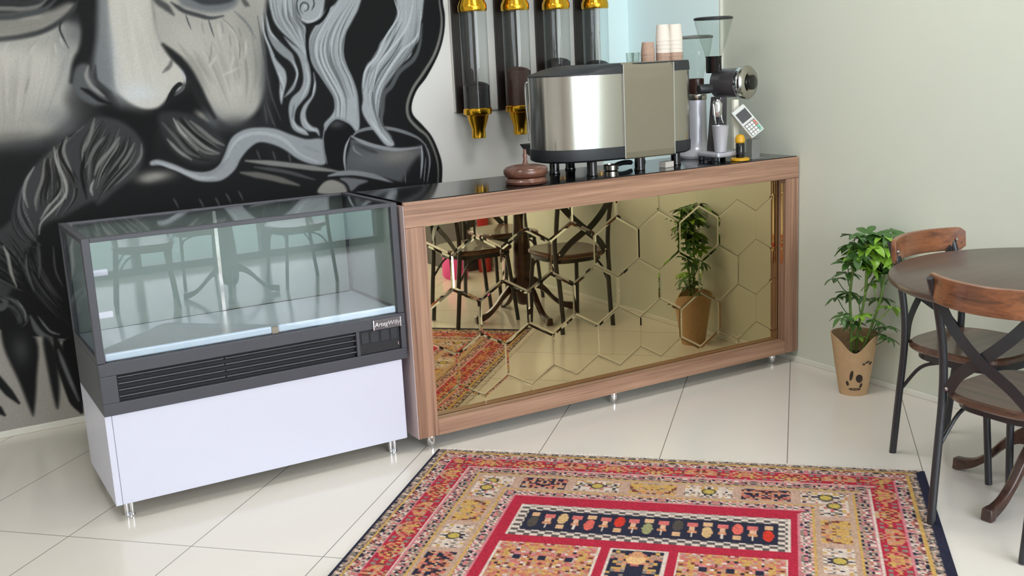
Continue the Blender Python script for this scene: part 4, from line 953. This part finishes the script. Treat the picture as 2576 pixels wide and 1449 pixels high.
# ---------------------------------------------------------------- round table
tb = thing('round_table', 'round dark wood pedestal table with curved feet beside the green wall', 'table', (3.14, 2.02, 0), .07)
MB().lathe([(.485, .722), (.495, .724), (.503, .730), (.505, .737), (.503, .746), (.497, .750), (.01, .750)], n=96).build('tabletop', M['table'], tb, True)
MB().lathe([(.12, .700), (.13, .704), (.13, .7216), (.12, .7218)], n=40).build('top_plate', M['walnut_d'], tb, True)
MB().lathe([(.028, .075), (.046, .085), (.056, .11), (.060, .15), (.058, .20), (.050, .235), (.056, .25), (.058, .30), (.052, .40), (.042, .50), (.035, .58), (.033, .62), (.042, .635), (.045, .655), (.038, .675), (.06, .692), (.075, .6998)], n=40).build('column', M['walnut_d'], tb, True)
for k_ in range(4):
    a = PI / 2 * k_; c_, s_ = math.cos(a), math.sin(a)
    pa = spline([(.045, .20), (.09, .185), (.145, .14), (.195, .085), (.245, .045), (.295, .026), (.325, .022)], 5)
    n_ = len(pa); g = MB(); rs_ = []
    for i, (d_, z_) in enumerate(pa):
        t_ = i / (n_ - 1); th = .036 - .030 * t_ * (1 - t_) * 2 - .008 * t_; wd_ = .020 - .004 * t_
        if t_ > .86: th = .021; wd_ = .021
        rs_.append([(d_ * c_ - w_ * s_, d_ * s_ + w_ * c_, max(.0005, z_ + h_)) for w_, h_ in ((-wd_, -th), (wd_, -th), (wd_ * .8, th), (-wd_ * .8, th))])
    g.rings(rs_); g.build('leg', M['walnut_d'], tb, True, bevel=.005, angle=50)

# ---------------------------------------------------------------- cross-back chair (faces local -y)
def make_chair(label):
    c = thing('cross_back_chair', label, 'chair', (0, 0, 0), 0, 'cross-back chairs at the round tables')
    def sup(hx, y0, y1, n=40, e=3.2):
        out = []
        for i in range(n):
            t_ = 2 * PI * i / n; cc, ss = math.cos(t_), math.sin(t_)
            x = hx * math.copysign(abs(cc) ** (2 / e), cc); y = (y0 + y1) / 2 + (y1 - y0) / 2 * math.copysign(abs(ss) ** (2 / e), ss)
            out.append((x * (1 - .10 * (y - y0) / (y1 - y0)), y))
        return out
    o = sup(.204, -.215, .188); o2 = sup(.196, -.207, .180)
    MB().rings([ringz(o2, .412), ringz(o, .420), ringz(o, .433), ringz(o2, .440), ringz(sup(.155, -.165, .13), .437)]).build('seat', M['seat'], c, True)
    a, b_ = sup(.186, -.203, .152), sup(.168, -.185, .134)
    MB().rings([ringz(a, .385), ringz(a, .4118), ringz(b_, .4118), ringz(b_, .385), ringz(a, .385)], False, False).build('seat_frame', M['tube'], c, True)
    for s in (-1, 1):
        MB().tube(spline([(s * .160, .200, 0), (s * .163, .180, .20), (s * .166, .158, .42), (s * .168, .162, .56), (s * .170, .190, .70), (s * .173, .224, .80)], 6), .0130, 12).build('back_leg', M['tube'], c, True)
        MB().tube(spline([(s * .165, -.195, 0), (s * .158, -.175, .20), (s * .148, -.155, .386)], 5), .0120, 12).build('front_leg', M['tube'], c, True)
        MB().tube(spline([(s * .158, -.168, .255), (s * .135, -.158, .35), (s * .06, -.15, .384)], 5), .0065, 8).build('brace', M['tube'], c, True)
        MB().tube(spline([(s * .163, .170, .255), (s * .15, .10, .35), (s * .14, .02, .384)], 5), .0065, 8).build('brace', M['tube'], c, True)
        st = MB().tube(spline([(s * .160, .202, .735), (s * .09, .215 + .003 * s, .655), (0, .214 + .003 * s, .575), (-s * .09, .190 + .003 * s, .505), (-s * .145, .164, .436)], 6), 0, flat=(.037, .0022, (0, 1, 0))).build('cross_strap', M['tube'], c)
        MB().lathe([(.006, 0), (.006, .003), (.003, .005)], n=12, M=Matrix.Translation((-s * .145, .167, .446)) @ Matrix.Rotation(-PI / 2, 4, 'X')).build('screw', M['screw'], st, True)
    rl = MB(); rs_ = []
    for i in range(25):
        x = -.205 + .41 * i / 24; y = .252 - .066 * (x / .2) ** 2; e = 1 - max(0, (abs(x) - .19) / .015) * .35; h_ = .043 * e
        rs_.append([(x, y - .010, .767 - h_), (x, y + .010, .767 - h_), (x, y + .014, .767 + h_), (x, y - .006, .767 + h_)])
    rl.rings(rs_); rr_ = rl.build('top_rail', M['rail'], c, True, bevel=.003, angle=50)
    for s in (-1, 1): MB().lathe([(.007, 0), (.007, .003), (.003, .005)], n=12, M=Matrix.Translation((s * .172, .192, .765)) @ Matrix.Rotation(PI / 2, 4, 'X')).build('screw', M['screw'], rr_, True)
    return c
ch = make_chair('cross-back chair on the far side of the round table, nearest the potted plant')
ch.location = (3.235, 2.385, 0); ch.rotation_euler = (0, 0, .055)
dup(ch, (2.857, 1.918, .004), PI / 2, 'cross-back chair in the foreground whose legs stand at the rug edge')
dup(ch, (3.31, 1.47, 0), PI - .1, 'cross-back chair facing the plant side chair across the round table, seen in the mirror')
# second seating group, close to the shop window (the case glass reflects it)
t2 = dup(tb, (1.92, .12, 0), .3, 'round dark wood pedestal table near the shop window, reflected in the display case')
dup(ch, (1.36, .05, 0), PI / 2 + .15, 'cross-back chair by the window table, leftmost in the display case reflection', 'chairs at the window table')
dup(ch, (2.46, .04, 0), -PI / 2 - .1, 'cross-back chair by the window table, rightmost in the display case reflection', 'chairs at the window table')
dup(ch, (1.86, -.47, 0), PI, 'cross-back chair between the window table and the shop window', 'chairs at the window table')

# ---------------------------------------------------------------- potted plant
pl = thing('potted_plant', 'young umbrella plant in a folded kraft paper pot standing by the green wall', 'plant', (3.50, 3.165, 0))
CA = math.atan2(-3.165, -3.5)
def pot_r(z): return .060 + (.100 - .060) * z / .27
def rim(a):
    d_ = (a - CA - .05 + PI) % (2 * PI) - PI
    return .272 - .072 * math.exp(-(d_ / .62) ** 2)
n_ = 64; rs_ = []
for f_ in [0, .02, .25, .5, .75, 1.0]:
    rs_.append([(pot_r(rim(a) * f_) * math.cos(a) * (1 + .012 * math.sin(7 * a + 9 * f_)), pot_r(rim(a) * f_) * math.sin(a) * (1 + .012 * math.sin(5 * a + 4 * f_)), rim(a) * f_) for a in [2 * PI * i / n_ for i in range(n_)]])
for f_ in [1.0, .75, .5]:
    rs_.append([((pot_r(rim(a) * f_) - .004) * math.cos(a), (pot_r(rim(a) * f_) - .004) * math.sin(a), rim(a) * f_ - (.0 if f_ == 1 else .0)) for a in [2 * PI * i / n_ for i in range(n_)]])
pot = MB().rings(rs_).build('kraft_pot', M['kraft'], pl, True)
MB().lathe([(.078, .150), (.080, .165), (.06, .176), (.02, .182), (.004, .183)], n=36).build('soil', M['soil'], pl, True)
def print_shape(g, pts):
    vs_ = []
    for u, z in pts:
        r_ = pot_r(z) * 1.014 + .0015; a = CA + .12 + u / r_; vs_.append((r_ * math.cos(a), r_ * math.sin(a), z))
    c_ = [sum(v[i] for v in vs_) / len(vs_) for i in range(3)]; cvx = g.bm.verts.new(c_); bv = [g.bm.verts.new(v) for v in vs_]
    for i in range(len(bv)): g.bm.faces.new((cvx, bv[i], bv[(i + 1) % len(bv)]))
def ell(cx_, cz_, rx, rz_, rot=0, n=18): return [(cx_ + rx * math.cos(t_) * math.cos(rot) - rz_ * math.sin(t_) * math.sin(rot), cz_ + rx * math.cos(t_) * math.sin(rot) + rz_ * math.sin(t_) * math.cos(rot)) for t_ in [2 * PI * i / n for i in range(n)]]
g = MB(); print_shape(g, ell(-.018, .098, .007, .024, -.15)); print_shape(g, ell(.016, .084, .015, .019, .1)); print_shape(g, ell(-.034, .060, .006, .012, .3))
print_shape(g, ell(-.002, .034, .026, .0055)); print_shape(g, ell(.024, .050, .005, .012, -.4)); g.build('printed_face', M['print'], pot); g = MB(); print_shape(g, ell(.070, .150, .010, .006, .5)); print_shape(g, ell(.052, .158, .012, .004, .3)); print_shape(g, ell(.034, .150, .006, .005))
g.build('printed_leaf', M['print'], pot)
stems = [[(0.01, 0, .17), (.015, -.01, .30), (.03, -.03, .45), (.035, -.03, .62)], [(-.015, .0, .17), (-.02, .0, .30), (-.03, .0, .45), (-.03, -.02, .60)], [(.02, -.02, .17), (.05, -.05, .30), (.075, -.08, .45), (.085, -.09, .64)]]
sps = [spline(s_, 6) for s_ in stems]
for s_ in sps: MB().tube(s_, .0058, 8).build('stem', M['stem'], pl, True)
CL = [(0.014,-0.025,0.645,1.10,1),(-0.039,-0.027,0.699,0.90,0),(0.048,-0.046,0.687,1.00,0),(0.088,-0.107,0.709,1.05,0),(0.105,-0.141,0.686,0.80,0),(0.051,-0.082,0.622,1.00,1),(-0.027,-0.014,0.598,1.00,1),(0.039,-0.025,0.567,1.00,1),(-0.039,0.013,0.534,0.80,0),(-0.067,0.040,0.510,0.70,0),(0.099,-0.091,0.617,0.90,0),(0.071,-0.074,0.532,0.90,0),(0.079,-0.142,0.601,0.80,1),(-0.046,0.053,0.420,0.75,0),(-0.040,-0.003,0.446,0.80,0),(0.031,0.008,0.416,0.70,0),(0.097,-0.055,0.411,0.80,0),(0.097,-0.109,0.385,0.80,1),(0.075,-0.031,0.481,0.80,1),(-0.066,0.010,0.346,0.70,0),(-0.005,0.006,0.310,0.70,0),(-0.012,-0.051,0.355,0.70,1),(0.079,-0.098,0.296,0.75,0),(0.030,-0.094,0.328,0.60,0),(0.063,-0.125,0.258,0.70,0),(0.020,-0.007,0.245,0.60,1),(-.06,-.03,.66,.9,0),(.02,-.08,.66,.9,1),(.0,-.06,.60,.9,1),(.01,-.05,.56,1,1),(.05,-.06,.57,1,0),(-.03,-.04,.63,1,0),(.06,-.10,.65,1,1),(.03,-.03,.70,.9,0),(.07,-.09,.69,.9,1),(-.05,.0,.58,.8,0),(.09,-.12,.56,.8,0)]
for x, y, z, sz, kind in CL:
    P0 = Vector((x, y, z)); best = min((Vector(q_) for s_ in sps for q_ in s_), key=lambda q_: (q_ - P0 + Vector((0, 0, .07))).length)
    g = MB(); g.tube(spline([tuple(best), tuple((best + P0) / 2 + Vector((0, 0, -.012))), tuple(P0)], 3), .0022, 5)
    n_ = R.choice((6, 7, 8)); tilt = Matrix.Rotation(R.uniform(-.45, .45), 3, 'X') @ Matrix.Rotation(R.uniform(-.45, .45), 3, 'Y'); a0 = R.uniform(0, 6.28)
    for q_ in range(n_):
        a = a0 + 2 * PI * q_ / n_; ln = sz * R.uniform(.062, .082); wd_ = ln * R.uniform(.20, .26); dr = R.uniform(.35, .95)
        c_, s_ = math.cos(a), math.sin(a); prev = None
        for i in range(6):
            t_ = i / 5; d_ = .006 + ln * t_; zz = .004 + ln * (.18 * t_ - dr * t_ * t_ * .8); w_ = wd_ * (math.sin(PI * min(1, t_ * .92 + .06)) ** .8)
            row = [tilt @ Vector((d_ * c_ - k2 * w_ * s_, d_ * s_ + k2 * w_ * c_, zz + abs(k2) * .0035)) + P0 for k2 in (-1, 0, 1)]
            row = [g.bm.verts.new(v) for v in row]
            if prev:
                for j in range(2): g.bm.faces.new((prev[j], prev[j + 1], row[j + 1], row[j]))
            prev = row
    g.build('leaf_cluster', M['leafl' if kind else 'leafd'], pl, True, angle=180)

# ---------------------------------------------------------------- things only the mirror shows
bn = thing('bench', 'low grey upholstered bench along the green wall, seen in the mirror', 'bench', (3.55, .02, 0))
MB().box(-.10, .105, -.62, .60, .0, .40).build('base', M['sofa'], bn, bevel=.01)
for y in (-.615, -.205, .205): MB().box(-.105, .08, y, y + .395, .402, .47).build('cushion', M['sofa'], bn, bevel=.02, seg=3)
cyl = thing('fire_extinguisher', 'slim red cylinder standing by the green wall, seen in the mirror', 'fire extinguisher', (3.60, .70, 0))
MB().lathe([(.042, 0), (.045, .005), (.045, .40), (.036, .44), (.016, .455)], n=28).build('cylinder', M['red'], cyl, True)
MB().lathe([(.014, .4555), (.018, .458), (.018, .50), (.01, .505)], n=16).build('valve', M['black'], cyl, True)
bag = MB().rings([[(rx * math.copysign(abs(math.cos(t_)) ** .8, math.cos(t_)), ry * math.copysign(abs(math.sin(t_)) ** .8, math.sin(t_)), z) for t_ in [2 * PI * i / 28 for i in range(28)]] for z, rx, ry in ((0, .05, .09), (.02, .062, .105), (.12, .06, .10), (.20, .045, .09), (.235, .02, .07))]).build('bag', M['pink'], None, True)
bag.scale = (1, 1.35, .9); bag.location = (3.34, .74, 0); tag(bag, 'soft pink bag on the floor by the grey bench, seen in the mirror', 'bag')

# ---------------------------------------------------------------- light: daylight through the shop front, ceiling fill panels added to brighten the room
w = bpy.data.worlds.new('world'); S.world = w; w.use_nodes = True; nt = w.node_tree
bg = nt.nodes['Background']; tc = nt.nodes.new('ShaderNodeTexCoord'); sp = nt.nodes.new('ShaderNodeSeparateXYZ'); cr = nt.nodes.new('ShaderNodeValToRGB')
cr.color_ramp.elements[0].position = 0.0; cr.color_ramp.elements[0].color = (.90, .93, 1.0, 1); cr.color_ramp.elements[1].position = .7; cr.color_ramp.elements[1].color = (.82, .87, 1.0, 1)
nt.links.new(tc.outputs['Generated'], sp.inputs[0]); nt.links.new(sp.outputs[2], cr.inputs['Fac']); nt.links.new(cr.outputs['Color'], bg.inputs['Color'])
bg.inputs['Strength'].default_value = SKY
pl_ = bpy.data.lights.new('daylight_portal', 'AREA'); pl_.shape = 'RECTANGLE'; pl_.size = XW - .5; pl_.size_y = ZC; pl_.cycles.is_portal = True
po = bpy.data.objects.new('daylight_portal', pl_); COL.objects.link(po); po.location = ((XW + .5) / 2, YB - .06, ZC / 2); po.rotation_euler = (PI / 2, 0, 0)
m, ntl, bl = base('fill_panel_glow'); bl.inputs['Emission Color'].default_value = FILL_COL; bl.inputs['Emission Strength'].default_value = FILL_LIGHT; bl.inputs['Base Color'].default_value = (.9, .9, .9, 1)  # emitter of the added, unseen fill panels
for i, (x, y, lb) in enumerate(((.4, 2.9, 'added square fill light panel above the rug near the mural side'), (2.5, 2.9, 'added square fill light panel above the bar counter front'), (.4, .7, 'added square fill light panel nearest the shop window on the left'), (2.5, .7, 'added square fill light panel above the second table'))):
    lt = thing('fill_panel', lb, 'fill light', (x, y, ZC), 0, 'added fill lights')
    MB().box(-.34, .34, -.34, .34, -.03, -.0005).build('housing', M['panel'], lt, bevel=.004)
    MB().box(-.31, .31, -.31, .31, -.034, -.0302).build('fill_diffuser', m, lt)

# ---------------------------------------------------------------- colour management
v = S.view_settings; S.display_settings.display_device = 'sRGB'
v.view_transform = 'Standard'; v.look = 'None'; v.exposure = EXPOSURE; v.gamma = 1.0; v.use_curve_mapping = False
S.cycles.max_bounces = 12; S.cycles.glossy_bounces = 6; S.cycles.transparent_max_bounces = 16; S.cycles.diffuse_bounces = 5
S.cycles.caustics_reflective = False; S.cycles.caustics_refractive = False
